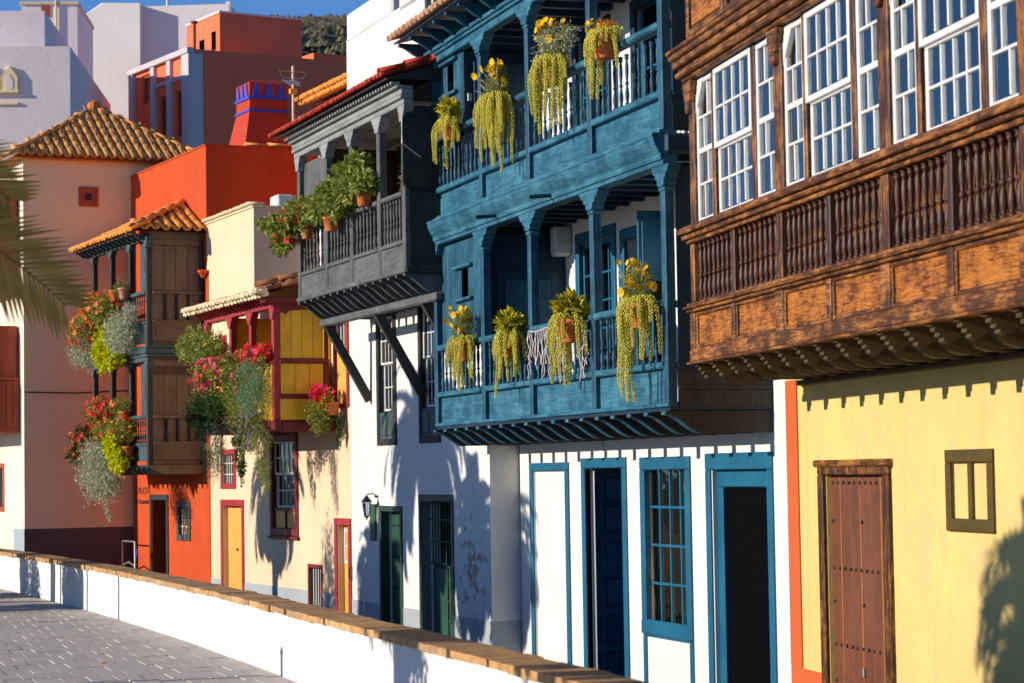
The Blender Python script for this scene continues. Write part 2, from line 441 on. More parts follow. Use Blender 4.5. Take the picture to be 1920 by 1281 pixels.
def capital(mb, x, y, z0, z1, w, d, spread):
    """carved bracket capital over a post, stepped like a corbel on both sides"""
    h = z1 - z0
    prof = [(w / 2, 0), (w / 2 + spread * .18, h * .12), (w / 2 + spread * .2, h * .34), (w / 2 + spread * .45, h * .4), (w / 2 + spread * .5, h * .6), (w / 2 + spread * .8, h * .66), (w / 2 + spread * .86, h * .84), (w / 2 + spread, h * .86), (w / 2 + spread, h)]
    poly = [(x + a, z0 + b) for a, b in prof] + [(x - a, z0 + b) for a, b in reversed(prof)]
    mb.prism(poly, 'y', y - d / 2, y + d / 2)
def tile_mesh(name, r0, r1, ln, mat, th=.014, n=6, sag=0.):
    vs = []; fs = []
    for j, (r, y) in enumerate(((r0, 0), (r1, ln))):
        for rr in (r, r - th):
            for k in range(n + 1):
                a = math.pi * k / n; vs.append((rr * math.cos(a), y, rr * math.sin(a) * .8))
    m_ = n + 1
    for k in range(n):
        fs += [(k, k + 1, 2 * m_ + k + 1, 2 * m_ + k), (m_ + k, 3 * m_ + k, 3 * m_ + k + 1, m_ + k + 1), (k, m_ + k, m_ + k + 1, k + 1), (2 * m_ + k, 2 * m_ + k + 1, 3 * m_ + k + 1, 3 * m_ + k)]
    fs += [(0, 2 * m_, 3 * m_, m_), (n, m_ + n, 3 * m_ + n, 2 * m_ + n)]
    me = bpy.data.meshes.new(name); me.from_pydata(vs, [], fs); me.polygons.foreach_set('use_smooth', [k % 4 < 2 for k in range(len(fs))]); me.materials.append(MATS[mat]); return me
def tile_field(parent, o, u, v, ncol, span, tlen, rows, cover, pan, first=None, lift=.0, jit=.012):
    """rows of barrel tiles: o eave corner, u along the eave, v up the slope; rows(i) tells how many rows column i has"""
    u = Vector(u).normalized(); v = Vector(v).normalized(); n_ = u.cross(v).normalized()
    if n_.z < 0: n_ = -n_
    for i in range(ncol):
        for kind in (0, 1):
            for j in range(rows(i + .5 * kind)):
                me = cover if kind == 0 else pan
                if first and j == 0: me = first[kind]
                if me is None: continue
                q = Matrix.Identity(4); uu, nn = (u, n_) if kind == 0 else (-u, -n_)
                ja = random.uniform(-jit, jit) * 2
                vv = (v + u * ja).normalized(); uu = (uu - vv * uu.dot(vv)).normalized()
                p = Vector(o) + u * (span * (i + .5 + .5 * kind)) + v * (tlen * j + random.uniform(-jit, jit)) + n_ * ((.0 if kind == 0 else .055) + lift + .006 * random.random() + .012 * (j == 0))
                for k in range(3): q[k][0], q[k][1], q[k][2], q[k][3] = uu[k], vv[k], nn[k], p[k]
                inst(me, 'roof_tile', parent, mat4=q)
def ridge_tiles(parent, p, q, me, step):
    p, q = Vector(p), Vector(q); d = (q - p); n = max(1, int(d.length / step)); v = d.normalized()
    u = v.cross(Vector((0, 0, 1))).normalized(); w = u.cross(v)
    for k in range(n):
        mm = Matrix.Identity(4); c = p + v * (d.length * k / n) + w * (.012 * (k % 2) + random.uniform(0, .012))
        for t in range(3): mm[t][0], mm[t][1], mm[t][2], mm[t][3] = u[t], v[t], w[t], c[t]
        inst(me, 'ridge_tile', parent, mat4=mm)

# ------------------------------------------------------------------ ground, promenade, boundary wall
tag(MB().box(-2500, 2500, -2500, 2500, G - .3, G).build('ground', 'asphalt'), None, None, kind='structure')
WALL = [(3.80, 6.0), (3.86, 9.0), (3.90, 11.6), (3.91, 14.3), (3.93, 17.9), (3.93, 20.8), (3.89, 24.4), (3.72, 29.3), (3.3, 35.6), (2.6, 42.5), (1.8, 49.0)]
def wall_x(y):
    for (x0, y0), (x1, y1) in zip(WALL, WALL[1:]):
        if y <= y1: 
            t = (y - y0) / (y1 - y0); return x0 + (x1 - x0) * t
    return WALL[-1][0]
YS = [6 + k * .5 for k in range(87)]
smooth_x = {}
for y in YS:
    smooth_x[y] = sum(wall_x(y + d) for d in (-2, -1, 0, 1, 2)) / 5
def wx(y): 
    k = max(0, min(len(YS) - 2, int((y - 6) / .5))); t = (y - YS[k]) / .5
    return smooth_x[YS[k]] * (1 - t) + smooth_x[YS[k + 1]] * t
poly = [(-40, 6.), (-40, 49.)] + [(wx(y) + .02, y) for y in reversed(YS)]
m_, t_, p_, n_, l_ = nt('paver_bed')
v_ = coords(n_, l_, jitter=False)
br = n_.new('ShaderNodeTexBrick'); br.inputs['Scale'].default_value = 1.0; br.inputs['Brick Width'].default_value = .215; br.inputs['Row Height'].default_value = .48
br.inputs['Mortar Size'].default_value = .006; br.inputs['Color1'].default_value = (.42, .375, .34, 1); br.inputs['Color2'].default_value = (.48, .43, .385, 1); br.inputs['Mortar'].default_value = (.34, .31, .27, 1)
l_.new(v_, br.inputs['Vector']); l_.new(br.outputs[0], p_.inputs['Base Color']); p_.inputs['Roughness'].default_value = .85; MATS['paver_bed'] = m_
promenade = MB().prism(poly, 'z', G, -.008).build('promenade', 'paver_bed'); promenade['kind'] = 'structure'
m_, t_, p_, n_, l_ = nt('paver')
oi = n_.new('ShaderNodeObjectInfo'); v_ = coords(n_, l_, (1, 1, 1)); vr = coords(n_, l_, (.4, 26, 1))
c_ = ramp(n_, l_, oi.outputs['Random'], [(0, (.50, .435, .385)), (.35, (.57, .49, .425)), (.7, (.47, .445, .42)), (1, (.60, .52, .445))])
c_ = mix(n_, l_, ramp(n_, l_, noise(n_, l_, v_, 30, 5, .7), [(.35, 0.0), (.8, .5)]), c_, (.27, .25, .235))
rib = noise(n_, l_, vr, 3.0, 3, .6)
c_ = mix(n_, l_, ramp(n_, l_, rib, [(.4, 0.0), (.7, .35)]), c_, (.28, .25, .225))
l_.new(c_, p_.inputs['Base Color']); p_.inputs['Roughness'].default_value = .85; bump(n_, l_, rib, p_, .35, .006); MATS['paver'] = m_
pv = [MB().box(-.1035, .1035, -.236, .236, -.035, 0, .005).mesh('paver') for _ in range(1)]
pv[0].materials.append(MATS['paver'])
y = 16.2; row = 0
while y < 36:
    x = wx(y) - .11 - .215 * (row * .33 % 1); lim = .0915 * y - .35
    while x > lim:
        inst(pv[0], 'paver', promenade, mat4=Matrix.Translation((x + random.uniform(-.002, .002), y + random.uniform(-.004, .004), random.uniform(-.005, .003))) @ Matrix.Rotation(random.uniform(-.008, .008), 4, 'Z') @ Matrix.Rotation(random.uniform(-.006, .006), 4, 'X'))
        x -= .213
    y += .48; row += 1
# scraps on the paving
for k, (px, py) in enumerate([(3.05, 22.4), (2.75, 20.6)]):
    o = MB().prism([(0, -.02), (.03, -.012), (.045, .01), (.01, .022), (-.02, .01)], 'z', 0, .006).build('fallen_leaf', ['petal_white', 'petal_orange'][k], loc=(px, py, .005))
    tag(o, ('white paper scrap lying on the grey paving', 'small orange dry leaf lying on the grey paving')[k], ('scrap', 'leaf')[k])

bw_root = House('boundary_wall', (3.9, 16.0), -90, 'low white plastered wall with brown flagstone top beside the paving', 'wall')
bw_root.o.location = (0, 0, G); bw_root.o.rotation_euler = (0, 0, 0)
mb = MB(); WT = .27
vs = []; fs = []
for k, y in enumerate(YS):
    j = random.uniform(-.006, .006)
    vs += [(wx(y) + j, y, G), (wx(y) + j, y, .12), (wx(y) + j + .004, y, .36), (wx(y) + j, y, .502), (wx(y) + WT, y, .502), (wx(y) + WT, y, G)]
for k in range(len(YS) - 1):
    for q in range(5): fs.append((k * 6 + q, k * 6 + q + 1, k * 6 + 7 + q, k * 6 + 6 + q))
mb.add(vs, fs).build('plaster', 'clean_white', bw_root.o)
y = 7.0
while y < 47:
    ln = random.uniform(.3, .62) if y > 12 else random.uniform(.6, 1.0)
    pts = []
    for t in (0, .18, .36, .55, .75, .99): pts.append((wx(y + ln * t) - .03 + random.uniform(-.012, .012), y + ln * t))
    for t in (.99, .5, 0): pts.append((wx(y + ln * t) + WT + .03 + random.uniform(-.02, .02), y + ln * t + .004))
    mbk = MB().prism(pts, 'z', .503 - random.uniform(.002, .014), .545 + random.uniform(-.003, .004))
    mbk.build('cap_stone', random.choice(['cap_a', 'cap_a', 'cap_b', 'cap_c']), bw_root.o)
    y += ln

# ------------------------------------------------------------------ 1 lemon house with the carved brown balcony
H1 = House('lemon_house', (9.2, 20.44), -6.2, 'lemon yellow house with glazed chestnut wood balcony and studded brown door')
DR, WN = (-2.62, -1.10, G, 1.56), (-4.82, -4.10, 1.13, 1.67)
mb = MB(); wall_front(mb, -10.5, 0, G, 7.2, [DR, WN], depth=.3); shell(mb, -10.5, 0, -6, G, 7.2)
mb.build('wall', 'lemon', H1.o)
MB().box(-.33, -.0, .001, .014, -.26, 2.42).build('corner_strip', 'orange_trim', H1.o)
MB().box(-1.0, -.0, .001, .013, G, -.262).box(-10.5, -2.75, .001, .013, G, -.262).build('plinth', 'orange_trim', H1.o)
# door
d = MB(); frame(d, -2.76, -.96, G, 1.66, -.09, .045, .13, .012, False).build('door_frame', 'chestnut_upright', H1.o)
MB().box(-2.80, -.92, -.02, .07, 1.60, 1.665, .015).build('door_cornice', 'chestnut', H1.o)
door = MB().box(-2.63, -1.09, -.11, -.08, G, 1.53).build('door', 'umber', H1.o)
xs = [-2.63 + 1.54 * k / 6 for k in range(7)]
for k in range(6): MB().box(xs[k] + .008, xs[k + 1] - .008, -.08, -.045 + .004 * (k % 2), G, 1.525, .006).build('plank', 'door_brown', door)
for k in (1, 3, 5): MB().box(xs[k] - .012, xs[k] + .012, -.08, -.038, G, 1.525, .004).build('batten', 'batten_orange', door)
stud = MB().lathe([(.018, 0), (.016, .008), (.008, .014), (.001, .016)], n=7).mesh('stud', True); stud.materials.append(MATS['iron'])
for z in (1.46, 1.12, .70, .40, .02, -.3):
    for k in range(11 if z in (1.46, .70, .02) else 3):
        x = -2.56 + 1.40 * k / 10 if z in (1.46, .70, .02) else (-2.56, -1.9, -1.15)[k]
        inst(stud, 'stud', door, mat4=Matrix.Translation((x, -.042, z)) @ Matrix.Rotation(-math.pi / 2, 4, 'X'))
MB().box(-1.90, -1.86, -.045, -.02, -.22, -.14, .004).build('lock', 'zinc', door)
# blind window
w = MB(); frame(w, -4.92, -4.0, 1.09, 1.72, -.05, .03, .10, .008)
w = w.build('blind_window', 'olive_frame', H1.o)
MB().box(-4.50, -4.43, -.045, .02, 1.19, 1.62, .006).build('mullion', 'olive_frame', w)
for a, b in ((-4.82, -4.50), (-4.43, -4.10)): MB().box(a, b, -.04, -.012, 1.19, 1.62).build('blind_panel', 'lemon', w)
# balcony body
A = [-.66, -3.24, -5.66, -8.08, -10.5]
BF = 1.08
bal = MB(); bal.box(-10.5, -.62, 0, BF - .03, 2.585, 2.63).box(-10.5, -.66, BF - .12, BF - .03, 2.63, 3.1)
bal = bal.build('balcony', 'umber', H1.o)
MB().box(-10.5, -.60, BF - .06, BF + .035, 2.575, 2.70, .015).build('lower_beam', 'chestnut', bal)
MB().box(-10.5, -.56, BF - .1, BF + .055, 2.555, 2.58, .008).build('drip_board', 'chestnut', bal)
for i in range(4):
    a, b = A[i], A[i + 1]; mid = (a + b) / 2
    for q0, q1 in ((a - .09, mid + .05), (mid - .05, b + .09)):
        MB().box(q1, q0, BF - .05, BF - .012, 2.70, 3.03, .004).build('panel', 'chestnut_panel', bal)
        pm = MB(); frame(pm, q1, q0, 2.70, 3.03, BF - .03, BF + .012, .035, .008); pm.build('panel_frame', 'chestnut', bal)
    for x, wd in ((a, .09), (mid, .05)):
        MB().box(x - wd, x + (wd if i or x != a else .06), BF - .06, BF + .025, 2.70, 3.03, .008).build('panel_post', 'chestnut', bal)
        MB().box(x - wd * .8, x + wd * .8 * (1 if i or x != a else .7), BF - .07, BF + .012, 3.12, 3.66, .008).build('rail_post', 'umber' if x != a else 'chestnut_upright', bal)
for z0, z1, pr in ((3.03, 3.06, .05), (3.06, 3.085, .075), (3.085, 3.12, .04), (3.66, 3.70, .04), (3.70, 3.745, .075), (3.745, 3.80, .115), (3.80, 3.825, .07)):
    MB().box(-10.5, -.60 + pr * .9, BF - .12, BF + pr, z0, z1 - .001, .008).build('moulding', 'chestnut', bal)
MB().box(-10.5, -.66, BF - .16, BF - .13, 3.1, 3.68).build('back_board', 'chestnut_upright', bal)
bm = baluster_mesh(.030, .54, 'umber')
for i in range(4):
    a, b = A[i], A[i + 1]; mid = (a + b) / 2
    for q0, q1 in ((a - .1, mid + .06), (mid - .06, b + .1)):
        for k in range(8): inst(bm, 'baluster', bal, (q0 + (q1 - q0) * (k + .5) / 8, BF - .03, 3.12))
# joists with carved noses
jm = MB().prism([(0, 2.56), (BF + .0, 2.56), (BF + .01, 2.535), (BF - .02, 2.525), (BF - .015, 2.50), (BF - .05, 2.49), (BF - .045, 2.465), (BF - .08, 2.455), (BF - .075, 2.43), (BF - .11, 2.415), (BF - .15, 2.425), (BF - .19, 2.46), (BF - .21, 2.48), (BF - .25, 2.45), (BF - .32, 2.39), (BF - .42, 2.365), (BF - .52, 2.375), (BF - .58, 2.41), (0, 2.41)], 'x', -.045, .045).mesh('joist'); jm.materials.append(MATS['olive_joist'])
for k in range(21): inst(jm, 'joist', bal, (-.74 - .475 * k, 0, 0))
for k in range(8): MB().box(-10.5, -.60, .02 + .13 * k, .145 + .13 * k, 2.562, 2.584 - .002 * (k % 2)).build('soffit_board', 'olive_joist', bal)
MB().box(-10.5, -.45, .002, .06, 2.36, 2.41, .01).build('wall_plate', 'olive_joist', bal)
# window storey
for i in range(4):
    a, b = A[i], A[i + 1]
    MB().box(a - .10, a + (.10 if i else .06), BF - .12, BF - .0, 3.825, 5.16, .012).build('post', 'chestnut_upright', bal)
    cp = MB(); capital(cp, a - (0 if i else .02), BF + .012, 4.86, 5.15, .09, .05, .10); cp.build('capital', 'chestnut', bal)
    L_ = a - b
    x1, x2, x3, x4 = a - .10, a - .10 - .205 * L_, a - .10 - .235 * L_, a - .10 - .665 * L_
    x5, x6 = a - .10 - .705 * L_, b + .10
    MB().box(x3, x2, BF - .11, BF - .015, 3.825, 5.16, .01).build('post', 'chestnut_upright', bal)
    MB().box(x5, x4, BF - .11, BF - .015, 3.825, 5.16, .01).build('post', 'chestnut_upright', bal)
    glazed(H1.o, 'side_window', x2 + .002, x1 - .002, 3.828, 5.15, BF - .03, 2, 4, 'white_paint', 'glass_sky', .05, .022, .045, [.62, .35], 2)
    glazed(H1.o, 'sash_window', x4 + .002, x3 - .002, 4.44, 5.15, BF - .012, 4, 2, 'white_paint', 'glass_sky', .05, .022, .04)
    glazed(H1.o, 'sash_window', x4 + .03, x3 - .03, 3.828, 4.47, BF - .042, 4, 2, 'white_paint', 'glass_sky', .05, .022, .04)
    glazed(H1.o, 'side_window', x6 + .002, x5 - .002, 3.828, 5.15, BF - .03, 2, 4, 'white_paint', 'glass_sky', .05, .022, .045, [.35, .62], 2)
    # corner braces cut the outer window heads
    for xa, sg in ((x1, -1), (x6, 1)):
        MB().prism([(xa, 5.15), (xa + sg * .26, 5.15), (xa, 4.84)], 'y', BF - .07, BF - .026).build('head_brace', 'white_paint', bal)
    for q in range(4):
        cx = (x3 - (x3 - x4) * .24, x3 - (x3 - x4) * .82, x1 - .22, x6 + .2)[q]; 
        cur = MB(); n_ = 9
        cur.add([(cx - .13 + .26 * k / n_, BF - .34 + .022 * (k % 2), z) for z in (3.84, 5.1) for k in range(n_ + 1)], [(k, k + 1, n_ + 2 + k, n_ + 1 + k) for k in range(n_)])
        cur.build('curtain', 'curtain', bal)
MB().box(-10.4, -.8, .02, .06, 3.85, 5.1).build('room_wall', 'white', bal)
MB().box(-10.4, -.7, .02, BF - .12, 5.12, 5.15).build('room_ceiling', 'umber', bal)
MB().box(-.70, -.66, .0, BF - .1, 2.62, 5.16).build('end_wall', 'umber', bal)
# cornice and frieze
for z0, z1, pr in ((5.16, 5.20, .05), (5.20, 5.25, .10), (5.25, 5.29, .07), (5.29, 5.36, .12), (5.36, 5.42, .15), (5.42, 5.46, .17), (5.46, 5.50, .11)):
    MB().box(-10.5, -.60 + pr * .9, 0 if z0 > 5.2 else BF - .1, BF + pr, z0, z1 - .001, .012).build('cornice_moulding', 'chestnut', bal)
MB().box(-10.5, -.62, .0, BF + .0, 5.50, 6.6, .01).build('frieze', 'chestnut', bal)
for i in range(8):
    x = -.72 - i * 1.21
    pm = MB(); frame(pm, x - 1.16, x, 5.54, 6.3, BF, BF + .045, .07, .012); pm.build('frieze_frame', 'chestnut', bal)
    MB().box(x - 1.06, x - .1, BF, BF + .018, 5.64, 6.2, .01).build('frieze_panel', 'chestnut_panel', bal)
MB().box(-10.5, -.55, -.2, BF + .25, 6.6, 6.72, .02).build('balcony_top', 'umber', bal)

# ------------------------------------------------------------------ 2 white house with the two-storey blue balcony
H2 = House('blue_balcony_house', (9.2, 20.0), 0, 'white house with a two storey blue wooden balcony')
X0, X1 = .44, 8.78
wall_holes = [(6.95, 8.21, G, 1.62), (4.95, 6.22, G, 1.64, 1.1), (3.02, 4.24, -.10, 1.62), (.92, 2.32, G, 1.60),
              (5.12, 6.32, 2.9, 4.30), (3.42, 4.74, 2.3, 4.22), (5.2, 6.3, 5.3, 6.8), (3.2, 4.3, 5.3, 6.8)]
mb = MB(); wall_front(mb, X0, X1, G, 9.4, wall_holes, depth=.32); shell(mb, X0, X1, -6, G, 9.4)
mb.build('wall', 'clean_white', H2.o)
# ground floor openings
f_ = MB(); frame(f_, 6.83, 8.33, G, 1.71, -.04, .03, .115, .01, False, .10); f_.build('door_frame', 'sea_blue', H2.o)
MB().box(6.94, 8.22, -.10, -.02, G, 1.62).build('blocked_doorway', 'clean_white', H2.o)
f_ = MB(); frame(f_, 4.83, 6.34, G, 1.75, -.06, .03, .12, .01, False, .12); f_.build('door_frame', 'sea_blue', H2.o)
dl = MB().box(6.12, 6.17, -.98, -.07, G, 1.62, .006).build('door', 'door_blue', H2.o)     # leaf swung inwards against the far jamb
for z in (-.85, -.42, .01, .44, .87, 1.24):
    pz = .34 if z < 1.2 else .3
    MB().box(6.105, 6.122, -.86, -.20, z + .03, z + pz - .03, .008).build('door_panel', 'door_blue', dl)
    pm = MB()
    y0, y1, z0, z1, w_ = -.90, -.16, z, z + pz, .03
    pm.box(6.095, 6.122, y0, y1, z0, z0 + w_, .006).box(6.095, 6.122, y0, y1, z1 - w_, z1, .006).box(6.095, 6.122, y0, y0 + w_, z0, z1, .006).box(6.095, 6.122, y1 - w_, y1, z0, z1, .006)
    pm.build('panel_moulding', 'blue_upright', dl)
MB().box(4.96, 6.21, -1.08, -1.05, G, 1.63).box(4.955, 4.965, -1.05, -.05, G, 1.63).build('dark_room', 'dark_room', H2.o)
MB().box(6.08, 6.12, -.07, -.045, G, 1.6, .006).build('door_edge', 'pale_metal', H2.o)
f_ = MB(); frame(f_, 2.90, 4.36, -.19, 1.74, -.05, .035, .13, .012, True, .14); f_ = f_.build('shop_window', 'sea_blue', H2.o)
MB().box(2.92, 4.34, -.0, .05, -.19, -.03, .012).build('window_sill', 'sea_blue', f_)
for c_ in range(4):
    xa, xb = 3.02 + 1.22 * c_ / 4, 3.02 + 1.22 * (c_ + 1) / 4
    for r_ in range(4):
        za, zb = -.05 + 1.66 * r_ / 4, -.05 + 1.66 * (r_ + 1) / 4
        MB().box(xa + .006, xb - .006, -.058, -.053, za + .006, zb - .006).build('pane', 'glass_amber', f_)
for c_ in (1, 2, 3): MB().box(3.02 + 1.22 * c_ / 4 - .014, 3.02 + 1.22 * c_ / 4 + .014, -.072, -.036, -.05, 1.61, .004).build('glazing_bar', 'sea_blue', f_)
for r_ in (1, 2, 3): MB().box(3.02, 4.24, -.07, -.038, -.05 + 1.66 * r_ / 4 - .014, -.05 + 1.66 * r_ / 4 + .014, .004).build('glazing_bar', 'sea_blue', f_)
for k in range(14): MB().box(3.03, 4.23, -.13 + .004 * (k % 2), -.115, .62 + .068 * k, .68 + .068 * k).build('shutter_slat', 'umber_board', f_)
MB().box(3.03, 4.23, -.15, -.14, -.05, .62).build('blind', 'curtain', f_)
f_ = MB(); frame(f_, 2.90, 4.36, G, -.19, -.03, .022, .09, .008, False, .03); f_.build('panel_frame', 'sea_blue', H2.o)
f_ = MB(); frame(f_, .78, 2.46, G, 1.76, -.05, .03, .12, .012, False, .17); f_.build('door_frame', 'sea_blue', H2.o)
f_ = MB(); frame(f_, .915, 2.325, G, 1.585, -.12, -.045, .15, .012, False, .17); f_.build('inner_frame', 'sea_blue', H2.o)
MB().box(1.06, 2.18, -.30, -.10, G, 1.42).build('dark_doorway', 'dark_room', H2.o)
MB().box(5.58, 5.70, .001, .012, 1.83, 1.95).build('number_plate', 'lamp_white', H2.o)
# balcony
PX = [.81, 2.86, 4.95, 6.79, 8.86]
YF = 1.08
bl = MB(); bl.box(.76, 8.92, .0, YF - .02, 2.165, 2.19).box(.76, 8.92, .0, YF - .03, 4.70, 4.74)
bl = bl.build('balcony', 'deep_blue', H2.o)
def storey(zb, zp, zr, zh, ztop, skip_bays=()):
    """zb panel foot, zp base rail, zr foot of balusters, zh hand rail top, ztop underside of the beam"""
    for i, x in enumerate(PX):
        MB().box(x - .055, x + .055, YF - .10, YF + .004, zb, ztop - .16, .012).build('post', 'blue_upright', bl)
        MB().box(x - .075, x + .075, YF - .115, YF + .016, ztop - .245, ztop - .205, .012).build('post_collar', 'blue_paint', bl)
        cp = MB(); capital(cp, x, YF - .045, ztop - .20, ztop, .12, .13, .24 if 0 < i < 4 else .16); cp.build('capital', 'blue_paint', bl)
    for a, b in zip(PX, PX[1:]):
        MB().box(a + .055, b - .055, YF - .08, YF - .055, zb + .03, zp).build('panel', 'blue_paint', bl)
        MB().box(a + .055, b - .055, YF - .085, YF + .010, zp, zr, .012).build('base_rail', 'blue_paint', bl)
        MB().box(a + .055, b - .055, YF - .10, YF + .018, zh - .075, zh, .02).build('hand_rail', 'blue_paint', bl)
        me = BMESH
        n = max(6, int((b - a - .14) / .165))
        for k in range(n): inst(me, 'baluster', bl, (a + .075 + (b - a - .15) * (k + .5) / n + random.uniform(-.006, .006), YF - .045, zr))
    MB().box(.76, 8.92, YF - .09, YF + .008, zb - .005, zb + .035, .008).build('foot_rail', 'blue_paint', bl)
BMESH = baluster_mesh(.024, .52, 'blue_upright')
storey(2.20, 2.565, 2.63, 3.225, 4.50)
storey(4.84, 5.165, 5.235, 5.90, 6.84)
BMESH.name = 'baluster'
for x in (3.98, 6.0): MB().tube([(x, YF - .1, 4.60), (x, YF + .30, 4.565)], .022, 8).build('drain_spout', 'deep_blue', bl)
# lower soffit joists: black bodies carry painted shade, blue strips the lit S noses
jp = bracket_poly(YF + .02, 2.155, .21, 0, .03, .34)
jm = MB().prism(jp, 'x', -.045, .045).mesh('joist'); jm.materials.append(MATS['black_stain_and_shade'])
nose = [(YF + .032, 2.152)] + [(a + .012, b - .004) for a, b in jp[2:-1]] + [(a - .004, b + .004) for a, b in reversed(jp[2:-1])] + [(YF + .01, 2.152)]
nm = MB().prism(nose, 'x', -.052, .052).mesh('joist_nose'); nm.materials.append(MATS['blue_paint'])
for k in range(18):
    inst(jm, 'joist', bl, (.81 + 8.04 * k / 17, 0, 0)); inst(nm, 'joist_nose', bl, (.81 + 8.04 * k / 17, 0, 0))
MB().box(.78, 8.9, .69, YF - .01, 2.157, 2.163).build('soffit', 'black_stain_and_shade', bl)  # black board paints the shade in the gaps between the noses
MB().box(.78, 8.9, .02, .68, 2.10, 2.158).build('soffit', 'black_stain_and_shade', bl)
# band between the storeys
prof = [(4.50, .0), (4.505, .025), (4.545, .03), (4.55, .05), (4.575, .055), (4.60, .052)] + [(4.60 + .16 * t / 8, .05 + .075 * math.sin(math.pi * .5 * t / 8)) for t in range(1, 9)] + [(4.775, .135), (4.80, .13), (4.805, .06), (4.838, .055), (4.838, .0)]
MB().prism([(YF - .12, 4.50)] + [(YF + p, z) for z, p in prof] + [(YF - .12, 4.838)], 'x', .70, 8.98).build('storey_band', 'blue_paint', bl)
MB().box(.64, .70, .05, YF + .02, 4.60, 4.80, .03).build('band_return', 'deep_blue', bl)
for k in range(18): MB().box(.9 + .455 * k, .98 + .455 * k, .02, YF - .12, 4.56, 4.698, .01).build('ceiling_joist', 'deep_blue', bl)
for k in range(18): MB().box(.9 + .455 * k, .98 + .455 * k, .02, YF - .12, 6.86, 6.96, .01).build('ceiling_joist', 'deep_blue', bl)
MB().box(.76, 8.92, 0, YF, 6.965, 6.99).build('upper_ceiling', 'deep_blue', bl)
# top beam
for z0, z1, pr in ((6.84, 6.93, .01), (6.93, 6.97, .045), (6.97, 7.02, .075)):
    MB().box(.76, 8.92 + pr, YF - .12, YF + pr, z0, z1 - .001, .01).build('top_beam', 'blue_paint', bl)
# closets at the far end: boarded fronts with slit windows, partitions with doors
def closet(xa, xb, z0, z1, slit):
    x = xa
    while x < xb - .02:
        x2 = min(x + .24, xb)
        if x < slit[1] and x2 > slit[0]:
            MB().box(x + .003, x2 - .003, YF - .10, YF - .07, z0, slit[2], .004).build('board', 'blue_upright', bl)
            MB().box(x + .003, x2 - .003, YF - .10, YF - .07, slit[3], z1, .004).build('board', 'blue_upright', bl)
            if x < slit[0]: MB().box(x + .003, slit[0], YF - .10, YF - .071, slit[2] + .002, slit[3] - .002, .003).build('board', 'blue_upright', bl)
            if x2 > slit[1]: MB().box(slit[1], x2 - .003, YF - .10, YF - .071, slit[2] + .002, slit[3] - .002, .003).build('board', 'blue_upright', bl)
        else: MB().box(x + .003, x2 - .003, YF - .10, YF - .07, z0, z1, .004).build('board', 'blue_upright', bl)
        x = x2
    MB().box(xa + .05, xb - .05, YF - .3, YF - .29, z0, z1).build('closet_dark', 'dark_room', bl)
    for z in (slit[2] - .05, slit[3] + .01): MB().box(slit[0] - .22, slit[1] + .22, YF - .07, YF - .01, z, z + .04, .012).build('slit_ledge', 'blue_paint', bl)
    for k in range(5): MB().box(xa - .03, xa, .01 + .2 * k, .203 + .2 * k, z0 - .55, z1, .004).build('partition_board', 'deep_blue', bl)
closet(6.86, 8.79, 3.23, 4.48, (7.60, 7.90, 3.77, 4.12))
closet(7.72, 8.79, 5.90, 6.83, (8.12, 8.40, 6.40, 6.76))
pd = MB().box(6.79, 6.825, .12, .88, 2.25, 4.02, .006).build('closet_door', 'deep_blue', bl)
for z0, z1 in ((2.4, 3.2), (3.3, 3.92)): MB().box(6.765, 6.792, .22, .78, z0, z1, .01).build('door_panel', 'blue_upright', bl)
pd2 = MB().box(7.65, 7.685, .12, .88, 5.3, 6.7, .006).build('closet_door', 'deep_blue', bl)
MB().box(7.665, 7.68, .90, .96, 6.2, 6.3, .004).build('latch', 'zinc', bl)
# near end of the balcony: boarded, in its own shade
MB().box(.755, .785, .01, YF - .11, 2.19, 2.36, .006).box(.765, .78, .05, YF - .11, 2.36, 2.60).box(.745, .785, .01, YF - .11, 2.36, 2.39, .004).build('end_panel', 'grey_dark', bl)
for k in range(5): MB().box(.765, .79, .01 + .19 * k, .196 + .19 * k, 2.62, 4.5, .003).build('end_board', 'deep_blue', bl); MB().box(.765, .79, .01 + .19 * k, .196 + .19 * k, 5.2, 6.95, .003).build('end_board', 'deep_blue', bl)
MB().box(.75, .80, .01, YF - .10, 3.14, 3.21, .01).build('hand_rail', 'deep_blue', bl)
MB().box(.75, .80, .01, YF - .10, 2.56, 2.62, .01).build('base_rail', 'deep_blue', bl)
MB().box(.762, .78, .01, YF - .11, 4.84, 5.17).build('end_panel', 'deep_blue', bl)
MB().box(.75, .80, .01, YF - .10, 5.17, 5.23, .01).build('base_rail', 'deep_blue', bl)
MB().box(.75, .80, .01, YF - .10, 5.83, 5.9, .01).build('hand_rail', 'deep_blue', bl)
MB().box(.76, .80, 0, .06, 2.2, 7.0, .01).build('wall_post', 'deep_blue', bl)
# balcony openings in the facade
f_ = MB(); frame(f_, 5.04, 6.40, 2.3, 4.42, -.02, .035, .12, .012, False); f_.build('window_frame', 'sea_blue', H2.o)
glazed(H2.o, 'balcony_window', 5.14, 5.71, 2.88, 4.28, -.03, 2, 4, 'sea_blue', 'glass_dark', .05, .025)
glazed(H2.o, 'balcony_window', 5.73, 6.30, 2.88, 4.28, -.03, 2, 4, 'sea_blue', 'glass_dark', .05, .025)
MB().box(5.12, 6.32, -.315, -.30, 2.9, 4.3).build('dark_room', 'dark_room', H2.o)
MB().box(5.12, 6.32, -.02, .02, 2.2, 2.88).build('window_panel', 'deep_blue', H2.o)
f_ = MB(); frame(f_, 3.30, 4.86, 2.2, 4.32, -.02, .035, .13, .012, False); f_.build('door_frame', 'sea_blue', H2.o)
MB().box(3.42, 4.74, -.315, -.30, 2.3, 4.22).build('dark_room', 'dark_room', H2.o)
